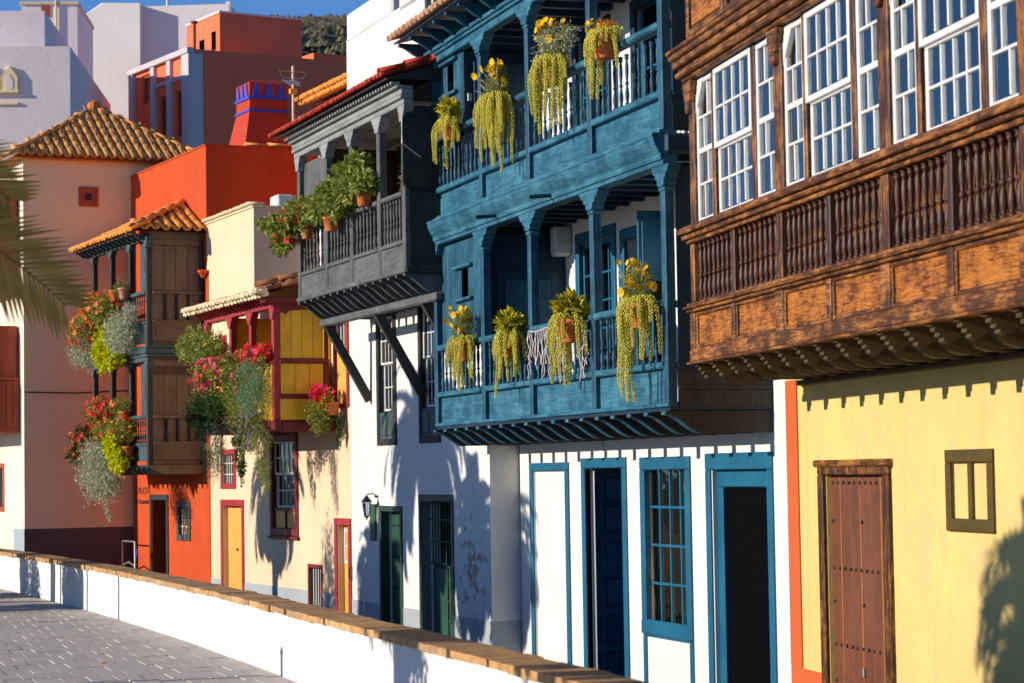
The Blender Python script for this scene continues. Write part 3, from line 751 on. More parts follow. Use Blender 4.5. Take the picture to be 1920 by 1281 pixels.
sl = MB().box(3.44, 3.48, .02, .34, 3.62, 4.38, .006).build('shutter', 'sea_blue', H2.o)
MB().box(3.425, 3.442, .06, .30, 3.70, 4.30, .006).build('shutter_panel', 'sea_blue', sl)
MB().box(4.38, 4.70, -.2, -.17, 2.2, 3.45, .01).build('half_door', 'sea_blue', H2.o)
for a in (5.2, 3.2):
    f_ = MB(); frame(f_, a - .1, a + 1.2, 5.2, 6.84, -.02, .035, .12, .012, False); f_.build('window_frame', 'deep_blue', H2.o)
    MB().box(a, a + 1.1, -.315, -.30, 5.3, 6.8).build('dark_room', 'dark_room', H2.o)
    glazed(H2.o, 'balcony_window', a + .02, a + 1.08, 5.3, 6.78, -.05, 2, 4, 'sea_blue', 'glass_dark', .06, .03)
# eave: rafters and tiles
jm = MB().prism(bracket_poly(YF + .36, 7.16, .17, YF - .1, .04, .26), 'x', -.04, .04).mesh('rafter'); jm.materials.append(MATS['blue_upright'])
rf = MB().prism([(-.05, 7.58), (YF + .40, 7.165), (YF + .40, 7.185), (-.05, 7.60)], 'x', .5, 9.25).build('balcony_roof', 'deep_blue', H2.o)
for k in range(16): inst(jm, 'rafter', rf, (.9 + 8.25 * k / 15, 0, 0))
tc = tile_mesh('roof_tile', .088, .075, .40, 'tile_pale'); tp = tile_mesh('roof_tile', .085, .075, .40, 'tile_pale')
tile_field(rf, (9.27, YF + .48, 7.19), (-1, 0, 0), (0, -1, .28), 45, .195, .37, lambda i: 3, tc, tp)

# ------------------------------------------------------------------ 3 white house with the grey timber balcony
H3 = House('grey_balcony_house', (8.8, 28.8), 2.75, 'rough white house with weathered grey wooden balcony and green doors')
holes = [(3.80, 4.73, G, 1.08), (1.55, 2.84, G, 1.24), (3.98, 4.78, 2.15, 3.92), (2.0, 2.78, 2.15, 3.92), (1.56, 2.26, 7.3, 8.3), (1.0, 2.6, 4.6, 6.2)]
mb = MB(); wall_front(mb, 0, 6.27, G, 8.24, holes, depth=.3); shell(mb, 0, 6.27, -7, G, 8.24)
mb.build('wall', 'rough_white', H3.o)
MB().box(0, 3.55, -.3, .0, 8.242, 9.6).box(3.95, 6.27, -.3, .0, 8.242, 8.72, .04).box(5.9, 6.27, -3, -.302, 8.242, 8.72, .04).build('parapet', 'rough_white', H3.o)
mb = MB()
for a, b in ((0, 1.45), (2.94, 3.72), (4.81, 6.27)): MB().box(a, b, .001, .008, G, -.30).build('plinth', 'grey_plinth', H3.o)
MB().box(-.008, -.001, -.4, .008, G, -.30).build('plinth', 'grey_plinth', H3.o)
# sash windows with panelled aprons
for a, b in ((3.92, 4.84), (1.94, 2.84)):
    f_ = MB(); frame(f_, a, b, 2.02, 4.0, -.05, .03, .09, .01); f_ = f_.build('window_frame', 'black_stain_and_shade', H3.o)
    MB().box(a + .09, b - .09, -.04, .005, 2.11, 2.50).build('apron', 'slate_green', f_)
    for q in (0, 1):
        xa = a + .12 + q * (b - a - .24) / 2; MB().box(xa + .02, xa + (b - a - .24) / 2 - .02, .005, .02, 2.16, 2.45, .01).build('apron_panel', 'slate_green', f_)
    glazed(H3.o, 'sash_window', a + .10, b - .10, 3.20, 3.90, -.02, 4, 2, 'bar_white', 'glass_dark', .035, .018)
    glazed(H3.o, 'sash_window', a + .12, b - .12, 2.52, 3.22, -.06, 4, 2, 'bar_white', 'glass_dark', .035, .018)
    MB().box(a + .09, b - .09, -.295, -.28, 2.5, 3.92).build('dark_room', 'dark_room', H3.o)
# green door
f_ = MB(); frame(f_, 3.72, 4.81, G, 1.14, -.12, .025, .085, .01, False); f_.build('door_frame', 'gate_green', H3.o)
dd = MB().box(3.80, 4.73, -.2, -.17, G, 1.06).build('door', 'gate_green', H3.o)
for k in range(5): MB().box(3.80 + .186 * k + .003, 3.80 + .186 * (k + 1) - .003, -.17, -.145 + .003 * (k % 2), G, 1.05, .005).build('plank', 'door_green', dd)
for z in (.85, .4, -.05, -.5):
    for k in range(9): inst(stud, 'stud', dd, mat4=Matrix.Translation((3.87 + .098 * k, -.143, z)) @ Matrix.Rotation(-math.pi / 2, 4, 'X'))
MB().tube([(4.12, -.13, .12), (4.12, -.09, .10), (4.12, -.085, -.06), (4.12, -.13, -.08)], .012).build('door_handle', 'iron', dd)
# barred green gate
f_ = MB(); frame(f_, 1.45, 2.94, G, 1.31, -.14, .02, .10, .012, False); f_.build('gate_frame', 'gate_green', H3.o)
gt = MB().box(1.55, 2.2, -.2, -.17, G, .35).box(1.55, 2.84, -.2, -.17, .30, .36, .006).build('gate', 'gate_green', H3.o)
MB().box(2.22, 2.82, -.19, -.15, G, .30, .008).build('gate_panel', 'door_green', gt)
MB().box(1.56, 2.83, -.295, -.28, G, 1.24).build('dark_room', 'dark_room', H3.o)
for k in range(11): MB().tube([(1.60 + .118 * k, -.14, .33), (1.60 + .118 * k, -.14, 1.22)], .010, 6).build('bar', 'gate_green', gt)
for z in (.36, .66, .96, 1.2): MB().tube([(1.55, -.125, z), (2.84, -.125, z)], .012, 6).build('cross_bar', 'gate_green', gt)
for k in range(5): MB().tube([(1.60 + .118 * k, -.15, -.45), (1.60 + .118 * k, -.15, .30)], .010, 6).build('bar', 'gate_green', gt)
for z in (-.42, -.15, .15): MB().tube([(1.55, -.135, z), (2.16, -.135, z)], .012, 6).build('cross_bar', 'gate_green', gt)
MB().box(4.98, 5.24, .001, .03, .62, 1.16, .006).build('meter_door', 'door_green', H3.o)
# upper window
f_ = MB(); frame(f_, 1.50, 2.32, 7.25, 8.36, -.04, .03, .07, .01); f_.build('window_frame', 'slate_green', H3.o)
glazed(H3.o, 'sash_window', 1.57, 2.25, 7.3, 8.3, -.05, 2, 3, 'bar_white', 'glass_sky', .04, .02)
MB().box(1.56, 2.26, -.295, -.28, 7.3, 8.3).build('dark_room', 'dark_room', H3.o)
# balcony
GP = [.06, 1.14, 2.43, 3.70, 5.16]; GY = 1.10
gb = MB().box(.0, 5.24, 0, GY - .02, 4.16, 4.19).build('balcony', 'grey_dark', H3.o)
for i, x in enumerate(GP):
    MB().box(x - .06, x + .06, GY - .11, GY, 4.19, 6.20, .014).build('post', 'grey_upright', gb)
    cp = MB(); capital(cp, x, GY - .05, 6.10, 6.30, .13, .13, .15 if 0 < i < 4 else .08); cp.build('capital', 'grey_beam', gb)
bme = baluster_mesh(.024, .56, 'grey_upright')
for a, b in zip(GP, GP[1:]):
    MB().box(a + .06, b - .06, GY - .05, GY - .02, 4.22, 4.53).build('panel', 'grey_paint', gb)
    MB().box(a + .06, b - .06, GY - .09, GY + .012, 4.53, 4.585, .012).build('base_rail', 'grey_paint', gb)
    MB().box(a + .06, b - .06, GY - .10, GY + .02, 5.145, 5.21, .018).build('hand_rail', 'grey_paint', gb)
    n = 7
    for k in range(n): inst(bme, 'baluster', gb, (a + .08 + (b - a - .16) * (k + .5) / n + random.uniform(-.005, .005), GY - .05, 4.585))
MB().box(.0, 5.24, GY - .1, GY + .018, 4.155, 4.225, .014).build('foot_rail', 'grey_paint', gb)
jm = MB().prism(bracket_poly(GY + .0, 4.15, .24, 0, .03, .34), 'x', -.035, .035).mesh('joist'); jm.materials.append(MATS['grey_upright'])
for k in range(16): inst(jm, 'joist', gb, (.06 + 5.12 * k / 15, 0, 0))
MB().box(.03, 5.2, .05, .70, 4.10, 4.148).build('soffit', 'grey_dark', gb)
MB().box(-.1, 5.34, .62, .74, 3.80, 3.908, .02).build('strut_beam', 'grey_paint', gb)
for x in (.55, 2.66, 5.2): MB().bar((x, .68, 3.86), (x, .02, 2.70), .10, .12).build('strut', 'grey_dark', gb)
# end board shaped at head and foot
MB().prism([(.74, 6.12), (.78, 6.20), (1.08, 6.20), (1.13, 6.12), (1.13, 5.30), (1.09, 5.24), (.78, 5.24), (.74, 5.30)], 'x', -.055, -.005).build('end_baluster_board', 'black_stain_and_shade', gb)
MB().box(-.005, .03, 0, 1.04, 5.2, 6.3).build('end_wall', 'black_stain_and_shade', gb)
MB().box(-.01, .03, 0, 1.04, 4.22, 5.2).box(-.03, -.012, .1, .70, 4.45, 5.14, .008).build('end_panel', 'black_stain_and_shade', gb)
MB().box(-.04, -.002, 0, GY, 4.15, 4.24, .01).build('end_rail', 'black_stain_and_shade', gb)
# closet at the far end
for k in range(6): MB().box(3.78 + .225 * k, 3.78 + .225 * (k + 1) - .006, GY - .11, GY - .08, 5.21, 6.2, .004).build('closet_board', 'grey_upright', gb)
MB().box(4.35, 4.85, GY - .08, GY - .05, 5.58, 5.63, .006).box(4.40, 4.43, GY - .08, GY - .055, 5.21, 5.58).build('closet_latch', 'grey_dark', gb)
MB().box(3.74, 3.77, 0, GY - .1, 4.2, 6.25).build('closet_partition', 'umber', gb)
for sg in (0, 1): MB().bar((3.735, .08, 5.35 + .7 * sg), (3.735, .98, 6.05 - .7 * sg), .02, .03).build('brace', 'grey_dark', gb)
# roof beam with stepped mouldings, boards, ceiling, tiles
for z0, z1, pr in ((6.30, 6.38, .02), (6.38, 6.43, .06), (6.43, 6.51, .05), (6.51, 6.55, .11)):
    MB().box(-.06, 5.30, GY - .12, GY + pr, z0, z1 - .001, .012).build('roof_beam', 'grey_beam', gb)
for k in range(9): MB().box(.02, 5.2, .02 + .108 * k, .118 + .108 * k, 6.34 + .004 * (k % 2), 6.36, .004).build('ceiling_board', 'grey_ceiling', gb)
for k in range(42): MB().box(-.02 + .128 * k, .03 + .128 * k, GY + .04, GY + .17, 6.552, 6.60, .006).build('dentil', 'grey_beam', gb)
gr = MB().prism([(0, 7.02), (GY + .24, 6.61), (GY + .24, 6.635), (0, 7.045)], 'x', -.06, 5.55).build('balcony_roof', 'grey_dark', H3.o)
tc = tile_mesh('roof_tile', .066, .056, .36, 'tile_red'); tp = tile_mesh('roof_tile', .064, .056, .36, 'tile_red')
tile_field(gr, (5.62, GY + .32, 6.63), (-1, 0, 0), (0, -1, .305), 39, .146, .33, lambda i: 4, tc, tp)
ridge_tiles(gr, (-.08, GY + .34, 6.68), (-.08, .05, 7.08), tile_mesh('ridge_tile', .085, .07, .36, 'tile_red'), .30)
MB().prism([(.02, 6.62), (GY + .16, 6.62), (GY + .16, 6.66), (.02, 7.0)], 'x', -.085, -.062).build('gable_board', 'black_stain_and_shade', gr)
# glazed door behind the balcony
f_ = MB(); frame(f_, .95, 2.65, 4.5, 6.26, -.02, .03, .08, .01); f_.build('window_frame', 'bar_white', H3.o)
for q in range(2): glazed(H3.o, 'balcony_window', 1.04 + .77 * q, 1.79 + .77 * q, 4.6, 6.18, -.02, 3, 5, 'bar_white', 'glass_dark', .05, .022)
MB().box(1.0, 2.6, -.295, -.28, 4.6, 6.2).build('dark_room', 'dark_room', H3.o)
MB().box(3.0, 3.73, .002, .02, 4.2, 6.3).build('back_boarding', 'umber', H3.o)

# ------------------------------------------------------------------ 4 cream house with the yellow balcony
H4 = House('cream_house', (8.5, 35.06), 5.6, 'cream house with boxed yellow and maroon wooden balcony over yellow doors')
holes = [(5.86, 7.04, G, 1.08), (6.30, 7.04, 1.48, 2.0), (2.76, 4.0, .72, 2.18), (.14, .68, G, .84), (1.50, 2.10, -.48, .12), (.12, .66, 2.75, 4.0)]
mb = MB(); wall_front(mb, 0, 8.0, G, 4.75, holes, depth=.3); shell(mb, 0, 8.0, -6, G, 4.75)
mb.build('wall', 'cream', H4.o)
MB().box(5.0, 8.0, -6, .0, 4.752, 6.27).build('upper_wall', 'cream', H4.o)
cp = MB().box(4.95, 8.0, -6, .03, 6.272, 6.30).build('parapet_coping', 'cream_edge', H4.o)
tce = tile_mesh('roof_tile', .06, .05, .3, 'tile_cream')
tile_field(cp, (7.98, .09, 6.30), (-1, 0, 0), (0, -1, .05), 25, .12, .3, lambda i: 1, tce, None)
mb = MB()
for a, b in ((0, .04), (.80, 1.44), (2.16, 5.73), (7.17, 8.0)): MB().box(a, b, .001, .008, G, -.25).build('plinth', 'grey_plinth', H4.o)
f_ = MB(); frame(f_, 5.73, 7.17, G, 1.19, -.10, .025, .12, .01, False); f_.build('door_frame', 'crimson', H4.o)
dd = MB().box(5.86, 7.04, -.14, -.11, G, 1.06).build('door', 'door_yellow', H4.o)
for k in range(2): MB().box(5.86 + .59 * k + .004, 5.86 + .59 * (k + 1) - .004, -.11, -.085, G, 1.06, .006).build('plank', 'door_yellow', dd)
MB().lathe([(.03, 0), (.03, .02), (.012, .05)], 6.42, -.08, 7, .28).build('door_knob', 'iron', dd)
f_ = MB(); frame(f_, 6.20, 7.15, 1.38, 2.09, -.06, .025, .10, .01); f_ = f_.build('barred_window', 'crimson', H4.o)
for k in range(5): MB().tube([(6.36 + .14 * k, -.05, 1.48), (6.36 + .14 * k, -.05, 2.0)], .012, 6).build('bar', 'bar_white', f_)
for z in (1.64, 1.84): MB().tube([(6.30, -.04, z), (7.04, -.04, z)], .011, 6).build('cross_bar', 'bar_white', f_)
MB().box(6.3, 7.04, -.295, -.28, 1.48, 2.0).build('dark_room', 'dark_room', H4.o)
f_ = MB(); frame(f_, 2.63, 4.13, .60, 2.30, -.06, .04, .13, .014); f_ = f_.build('window_frame', 'maroon', H4.o)
MB().box(2.58, 4.18, 0, .07, .55, .60, .012).build('window_sill', 'maroon', f_)
MB().box(2.76, 4.0, -.05, .0, 1.02, 1.07).box(3.35, 3.41, -.05, 0, .73, 1.02).build('apron_rail', 'maroon', f_)
for a, b in ((2.77, 3.35), (3.41, 3.99)): MB().box(a, b, -.06, -.03, .73, 1.02, .006).build('apron_panel', 'door_yellow', f_)
glazed(H4.o, 'sash_window', 2.76, 4.0, 1.62, 2.18, -.02, 5, 2, 'bar_white', 'glass_dark', .035, .02)
glazed(H4.o, 'sash_window', 2.80, 3.96, 1.07, 1.64, -.06, 5, 2, 'bar_white', 'glass_dark', .035, .02)
MB().box(2.76, 4.0, -.295, -.28, 1.05, 2.18).build('dark_room', 'dark_room', H4.o)
f_ = MB(); frame(f_, .04, .80, G, .93, -.10, .03, .11, .01, False); f_.build('door_frame', 'crimson', H4.o)
dd = MB().box(.14, .69, -.13, -.10, G, .84).build('door', 'door_yellow', H4.o)
glazed(H4.o, 'door_light', .18, .64, .22, .76, -.085, 2, 2, 'bar_white', 'glass_dark', .05, .03)
f_ = MB(); frame(f_, 1.44, 2.16, -.54, .18, -.06, .02, .06, .008); f_ = f_.build('barred_window', 'maroon', H4.o)
for k in range(5): MB().tube([(1.56 + .12 * k, -.05, -.48), (1.56 + .12 * k, -.05, .12)], .012, 6).build('bar', 'bar_white', f_)
MB().box(1.5, 2.1, -.295, -.28, -.48, .12).build('dark_room', 'dark_room', H4.o)
f_ = MB(); frame(f_, .05, .73, 2.64, 4.08, -.05, .035, .07, .01); f_ = f_.build('window_frame', 'crimson', H4.o)
MB().box(.12, .66, -.05, .0, 2.71, 3.52, .006).build('shutter', 'door_yellow', f_)
glazed(H4.o, 'sash_window', .12, .66, 3.54, 4.0, -.0, 3, 1, 'white_paint', 'glass_amber', .05, .025)
MB().tube([(.02, .01, .2), (.02, .05, .16), (.02, .05, .04), (.02, .01, .0)], .012).build('wall_ring', 'iron', H4.o)
# balcony box
YP = [.78, 1.98, 3.1, 4.52]; QY = 1.0
yb = MB().box(.72, 4.6, 0, QY - .01, 2.40, 2.44).build('balcony', 'maroon', H4.o)
MB().box(.70, 4.62, QY - .12, QY + .012, 2.30, 2.46, .01).box(.70, .80, 0, QY - .12, 2.28, 2.44, .01).build('lower_beam', 'maroon', yb)
for k in range(9): MB().box(.8 + .46 * k, .88 + .46 * k, 0, QY - .12, 2.30, 2.398).build('joist', 'maroon', yb)
for i, x in enumerate(YP):
    MB().box(x - .05, x + .05, QY - .10, QY + .004, 2.46, 4.10, .012).build('post', 'crimson', yb)
    cp = MB(); capital(cp, x, QY - .04, 4.02, 4.20, .11, .12, .12 if 0 < i < 3 else .07); cp.build('capital', 'crimson', yb)
for a, b in zip(YP, YP[1:]):
    MB().box(a + .05, b - .05, QY - .06, QY - .03, 2.46, 3.34).build('panel', 'yellow_board', yb)
    MB().box(a + .05, b - .05, QY - .09, QY + .012, 3.34, 3.42, .014).build('hand_rail', 'crimson', yb)
MB().box(.70, 4.6, QY - .11, QY + .012, 4.20, 4.30, .01).build('top_beam', 'crimson', yb)
# boarded end that faces down the street
for k in range(4): MB().box(.735, .765, .18 + .178 * k + .003, .18 + .178 * (k + 1) - .003, 3.42, 4.24, .005).build('end_board', 'yellow_board', yb)
for k in range(3): MB().box(.735, .765, .18 + .237 * k + .003, .18 + .237 * (k + 1) - .003, 2.86, 3.34, .005).build('end_board', 'yellow_board', yb)
MB().box(.735, .765, .18, .90, 2.46, 2.80, .006).build('end_board', 'yellow_board', yb)
MB().box(.70, .775, .10, .91, 3.34, 3.42, .012).box(.715, .77, .10, .91, 2.79, 2.87, .012).box(.712, .77, .10, .19, 2.46, 3.34, .012).box(.72, .77, .10, .17, 3.42, 4.24, .012).build('end_rail', 'maroon', yb)
MB().prism([(.16, 4.28), (.98, 4.28), (.98, 4.06), (.92, 4.1), (.86, 4.14), (.8, 4.10), (.74, 4.16), (.5, 4.18), (.3, 4.16), (.22, 4.12), (.16, 4.1)], 'x', .715, .733).build('end_valance', 'maroon', yb)
# inside: back boards, closet and dark door
MB().box(.9, 4.5, .015, .04, 2.46, 4.25).build('back_boarding', 'yellow_board', yb)
MB().box(1.35, 2.75, .04, .06, 2.46, 3.98).build('inner_door', 'maroon', yb)
for k in range(3): MB().box(3.2 + .43 * k, 3.6 + .43 * k, QY - .09, QY - .065, 3.42, 4.20, .004).build('closet_board', 'cream_edge', yb)
MB().box(3.5, 3.95, QY - .065, QY - .05, 3.62, 3.95, .004).build('closet_shutter', 'crimson', yb)
MB().box(3.14, 3.17, .04, QY - .1, 2.46, 4.2).build('closet_partition', 'yellow_board', yb)
# roof
yr = MB().prism([(0, 4.72), (QY + .22, 4.37), (QY + .22, 4.395), (0, 4.745)], 'x', .45, 4.72).build('balcony_roof', 'maroon', H4.o)
jm = MB().prism(bracket_poly(QY + .20, 4.365, .10, QY - .1, .03, .12), 'x', -.03, .03).mesh('rafter'); jm.materials.append(MATS['crimson'])
for k in range(19): inst(jm, 'rafter', yr, (.62 + 4.0 * k / 18, 0, 0))
tb = tile_mesh('roof_tile', .085, .07, .40, 'tile_brown'); tb2 = tile_mesh('roof_tile', .08, .07, .40, 'tile_brown')
tf = tile_mesh('roof_tile', .088, .086, .14, 'tile_cream', .03); tf2 = tile_mesh('roof_tile', .085, .083, .14, 'tile_cream', .03)
tile_field(yr, (4.8, QY + .34, 4.39), (-1, 0, 0), (0, -1, .26), 24, .185, .36, lambda i: 4, tb, tb2)
tile_field(yr, (4.8, QY + .36, 4.375), (-1, 0, 0), (0, -1, .26), 24, .185, .36, lambda i: 1, tf, tf2)
tile_field(yr, (4.89, QY + .30, 4.325), (-1, 0, 0), (0, -1, .26), 24, .185, .36, lambda i: 1, tf, tf2)
ys_ = tile_mesh('roof_tile', .10, .08, .4, 'tile_brown')
tile_field(yr, (.36, QY + .26, 4.44), (0, -1, .26), (1, 0, .12), 7, .17, .36, lambda i: 1, ys_, tb2)
tile_field(yr, (.34, QY + .26, 4.43), (0, -1, .26), (1, 0, .12), 7, .17, .36, lambda i: 1, tf, tf2)
ridge_tiles(yr, (.42, QY + .36, 4.49), (.42, .0, 4.80), tile_mesh('ridge_tile', .10, .085, .38, 'tile_brown'), .33)
MB().lathe([(.11, 0), (.12, .05), (.09, .09)], .40, QY + .36, 9, 4.39).build('corner_tile', 'cream_edge', yr)
MB().box(.55, .75, .12, QY + .2, 4.27, 4.36, .01).build('eave_board', 'maroon', yr)

# ------------------------------------------------------------------ 5 vermilion house with the two-storey dark balcony
H5 = House('vermilion_house', (7.72, 43.02), 7.8, 'vermilion house with tall dark green boxed balcony under an orange tile roof')
holes = [(2.62, 3.60, G, 1.18), (1.22, 1.84, .50, 1.04), (1.30, 1.45, -.85, -.6)]
mb = MB(); wall_front(mb, 0, 4.95, G, 7.75, holes, depth=.3); shell(mb, 0, 4.95, -5, G, 7.75)
mb.build('wall', 'vermilion', H5.o)
MB().box(-.14, -.001, -.3, .03, G, 5.4, .02).build('pilaster', 'vermilion', H5.o)
MB().box(-.12, .0, -.4, .10, 5.35, 5.42, .01).lathe([(.03, 0), (.06, .06), (.10, .10), (.10, .14)], -.06, .1, 8, 5.28).build('rain_spout', 'vermilion', H5.o)
f_ = MB(); frame(f_, 2.50, 3.72, G, 1.27, -.10, .03, .11, .01, False); f_.build('door_frame', 'dusk_green', H5.o)
MB().box(2.62, 3.6, -.295, -.28, G, 1.18).build('dark_room', 'dark_room', H5.o)
dd = MB().box(2.64, 3.02, -.14, -.10, G, 1.16, .006).build('door', 'slate_green', H5.o)
for z in (-.8, -.35, .1, .5, .85):
    MB().box(2.70, 2.96, -.10, -.082, z, z + .28, .012).build('door_panel', 'slate_green', dd)
MB().box(3.30, 3.36, -.24, -.2, G, 1.16, .006).build('door_edge', 'slate_green', H5.o)
f_ = MB(); frame(f_, 1.10, 1.93, .40, 1.14, -.06, .03, .11, .01); f_ = f_.build('barred_window', 'slate_green', H5.o)
for k in range(5): MB().tube([(1.30 + .115 * k, -.05, .50), (1.30 + .115 * k, -.05, 1.04)], .013, 6).build('bar', 'cream_edge', f_)
for z in (.66, .86): MB().tube([(1.22, -.04, z), (1.84, -.04, z)], .011, 6).build('cross_bar', 'cream_edge', f_)
MB().box(1.22, 1.84, -.295, -.28, .5, 1.04).build('dark_room', 'dark_room', H5.o)
MB().box(1.30, 1.45, -.25, -.2, -.85, -.6).build('vent', 'dark_room', H5.o)
def lettering(s, x, z, size):
    cu = bpy.data.curves.new('lettering', 'FONT'); cu.body = s; cu.size = size; cu.extrude = .002
    ob = bpy.data.objects.new('tmp', cu); COL.objects.link(ob)
    dg = bpy.context.evaluated_depsgraph_get(); me = bpy.data.meshes.new_from_object(ob.evaluated_get(dg)); bpy.data.objects.remove(ob)
    me.materials.clear(); me.materials.append(MATS['ink'])
    # text runs towards the camera end (local -x), upright, proud of the wall
    inst(me, 'lettering', H5.o, mat4=Matrix.Translation((x, .004, z)) @ Matrix(((-1, 0, 0, 0), (0, 0, 1, 0), (0, 1, 0, 0), (0, 0, 0, 1))))
lettering('LA PLACETA', 4.80, 1.28, .19)
lettering('Bar Restaurante', 4.80, 1.08, .155)
RP = [.22, 1.33, 2.62, 3.90]; RY = 1.10
rb = MB().box(.15, 3.98, 0, RY - .02, 1.80, 1.84).box(.15, 3.98, 0, RY - .02, 3.92, 3.96).build('balcony', 'dusk_green', H5.o)
bme = baluster_mesh(.021, .50, 'dusk_green')
def rstorey(zb, zp, zh, zt):
    for i, x in enumerate(RP):
        MB().box(x - .05, x + .05, RY - .10, RY, zb, zt - .1, .012).build('post', 'grey_dark', rb)
        cp = MB(); capital(cp, x, RY - .04, zt - .14, zt, .11, .11, .12 if 0 < i < 3 else .06); cp.build('capital', 'slate_green', rb)
    for a, b in zip(RP, RP[1:]):
        MB().box(a + .05, b - .05, RY - .06, RY - .02, zb + .06, zp - .03).build('panel', 'slate_green', rb)
        MB().box(a + .05, b - .05, RY - .08, RY + .01, zp - .03, zp + .03, .01).build('base_rail', 'slate_green', rb)
        MB().box(a + .05, b - .05, RY - .10, RY + .015, zh - .07, zh, .014).build('hand_rail', 'slate_green', rb)
        n = 7
        for k in range(n): inst(bme, 'baluster', rb, (a + .07 + (b - a - .14) * (k + .5) / n, RY - .045, zp + .03))
    # end that faces down the street: panel, turned uprights, boards
    MB().box(.165, .19, .10, RY - .10, zb + .10, zp, .0).build('end_panel', 'umber_board', rb)
    pm = MB()
    for x, w_, ins in ((.16, .04, 0), (.15, .03, .07)):
        y0, y1, z0, z1 = .10 + ins, RY - .10 - ins, zb + .10 + ins, zp - ins
        pm.box(x, .188, y0, y1, z0, z0 + w_).box(x, .188, y0, y1, z1 - w_, z1).box(x, .188, y0, y0 + w_, z0 + w_, z1 - w_).box(x, .188, y1 - w_, y1, z0 + w_, z1 - w_)
    pm.build('end_panel_frame', 'umber_board', rb)
    MB().box(.195, .21, .03, RY - .10, zb - .06, zb + .12).build('end_filler', 'umber_board', rb)
    MB().box(.14, .23, .06, RY - .10, zp, zp + .04, .01).box(.14, .23, .04, RY - .10, zh - .07, zh - .01, .012).build('end_rail', 'umber_board', rb)
    for k in range(3): MB().lathe([(a * .035, b * (zh - zp - .11)) for a, b in BAL], .16, .30 + .22 * k, 8, zp + .04).build('end_baluster', 'grey_dark', rb)
    for k in range(4): MB().box(.19, .22, .08 + .23 * k + .003, .08 + .23 * (k + 1) - .003, zp, zt - .10 - .14 * (zt < 5), .004).build('end_board', 'umber_board', rb)
    MB().box(.15, .24, .02, .09, zb, zt, .012).build('wall_post', 'grey_dark', rb)
    MB().box(.16, .22, .02, RY - .1, zt - .09, zt + .02, .01).build('end_beam', 'umber_board', rb)
    MB().box(.15, 3.98, RY - .1, RY + .006, zt, zt + .08, .01).build('top_beam', 'slate_green', rb)
    # boarded closet front next to the corner, drawn half across
    for k in range(3): MB().box(.30 + .21 * k, .50 + .21 * k, RY - .12, RY - .095, zh, zt - .02, .004).build('closet_board', 'slate_green', rb)
    MB().box(.46, .60, RY - .095, RY - .08, zh + .35, zh + .62, .004).build('closet_hatch', 'grey_dark', rb)
rstorey(1.84, 2.22, 2.76, 3.74)
rstorey(4.02, 4.46, 5.05, 5.98)
MB().box(.175, .20, .02, RY - .05, 3.50, 3.82).build('end_filler', 'umber', rb)
MB().box(.175, .20, .02, RY - .05, 5.9, 6.14).build('end_filler', 'umber_board', rb)
jm = MB().prism(bracket_poly(RY + .02, 1.79, .13, 0, .03, .2), 'x', -.03, .03).mesh('joist'); jm.materials.append(MATS['slate_green'])
for k in range(13): inst(jm, 'joist', rb, (.2 + 3.74 * k / 12, 0, 0))
MB().prism([(.02, 1.66), (.8, 1.66), (1.0, 1.74), (1.12, 1.83), (.02, 1.83)], 'x', .12, .16).build('end_skirt', 'umber_board', rb)
for z0, z1, pr in ((3.80, 3.86, .03), (3.86, 3.96, .06), (3.96, 4.02, .03)):
    MB().box(.15 - pr, 3.98 + pr, 0, RY + pr, z0 + .02, z1 + .019, .012).build('band_moulding', 'slate_green', rb)
rr = MB().prism([(.0, 6.74), (RY + .26, 6.10), (RY + .26, 6.125), (.0, 6.765)], 'x', 1.3, 4.35).build('balcony_roof', 'umber', H5.o)
jm = MB().prism(bracket_poly(RY + .26, 6.10, .11, RY - .1, .03, .15), 'x', -.03, .03).mesh('rafter'); jm.materials.append(MATS['slate_green'])
for k in range(14): inst(jm, 'rafter', rr, (.3 + 3.9 * k / 13, 0, 0))
to, to2 = tile_mesh('roof_tile', .09, .075, .42, 'tile_orange'), tile_mesh('roof_tile', .085, .075, .42, 'tile_orange')
tile_field(rr, (4.45, RY + .34, 6.11), (-1, 0, 0), (0, -1, .47), 23, .195, .38, lambda i: 4 if i < 16 else max(1, int(4 - (i - 15) * .5)), to, to2)
MB().add([(-.02, RY + .26, 6.12), (-.02, 0, 6.12), (1.35, 0, 6.75), (1.35, RY + .26, 6.12)], [(0, 1, 2), (0, 2, 3)]).build('hip_boarding', 'umber', rr)
tile_field(rr, (-.08, RY + .30, 6.14), (0, -1, 0), (1, 0, .47), 7, .20, .38, lambda i: max(1, int(.6 + i * .58)), to, to2)
ridge_tiles(rr, (-.04, RY + .30, 6.18), (1.35, .02, 6.83), tile_mesh('ridge_tile', .11, .09, .42, 'tile_orange'), .36)
# parapet, coping tiles
MB().box(-.02, 4.97, -.25, .02, 7.752, 7.78).box(-.02, .25, -5, -.25, 7.752, 7.78).build('parapet_coping', 'vermilion', H5.o)
rcp = MB().box(0, .2, -4.5, -.8, 7.782, 7.80).build('coping_base', 'wine_red', H5.o)
tile_field(rcp, (.22, -.9, 7.80), (0, -1, 0), (0, -1, .0001), 1, .2, .4, lambda i: 0, to, None)
ridge_tiles(rcp, (.1, -.8, 7.79), (.1, -4.4, 7.79), tile_mesh('ridge_tile', .085, .075, .46, 'tile_orange'), .42)

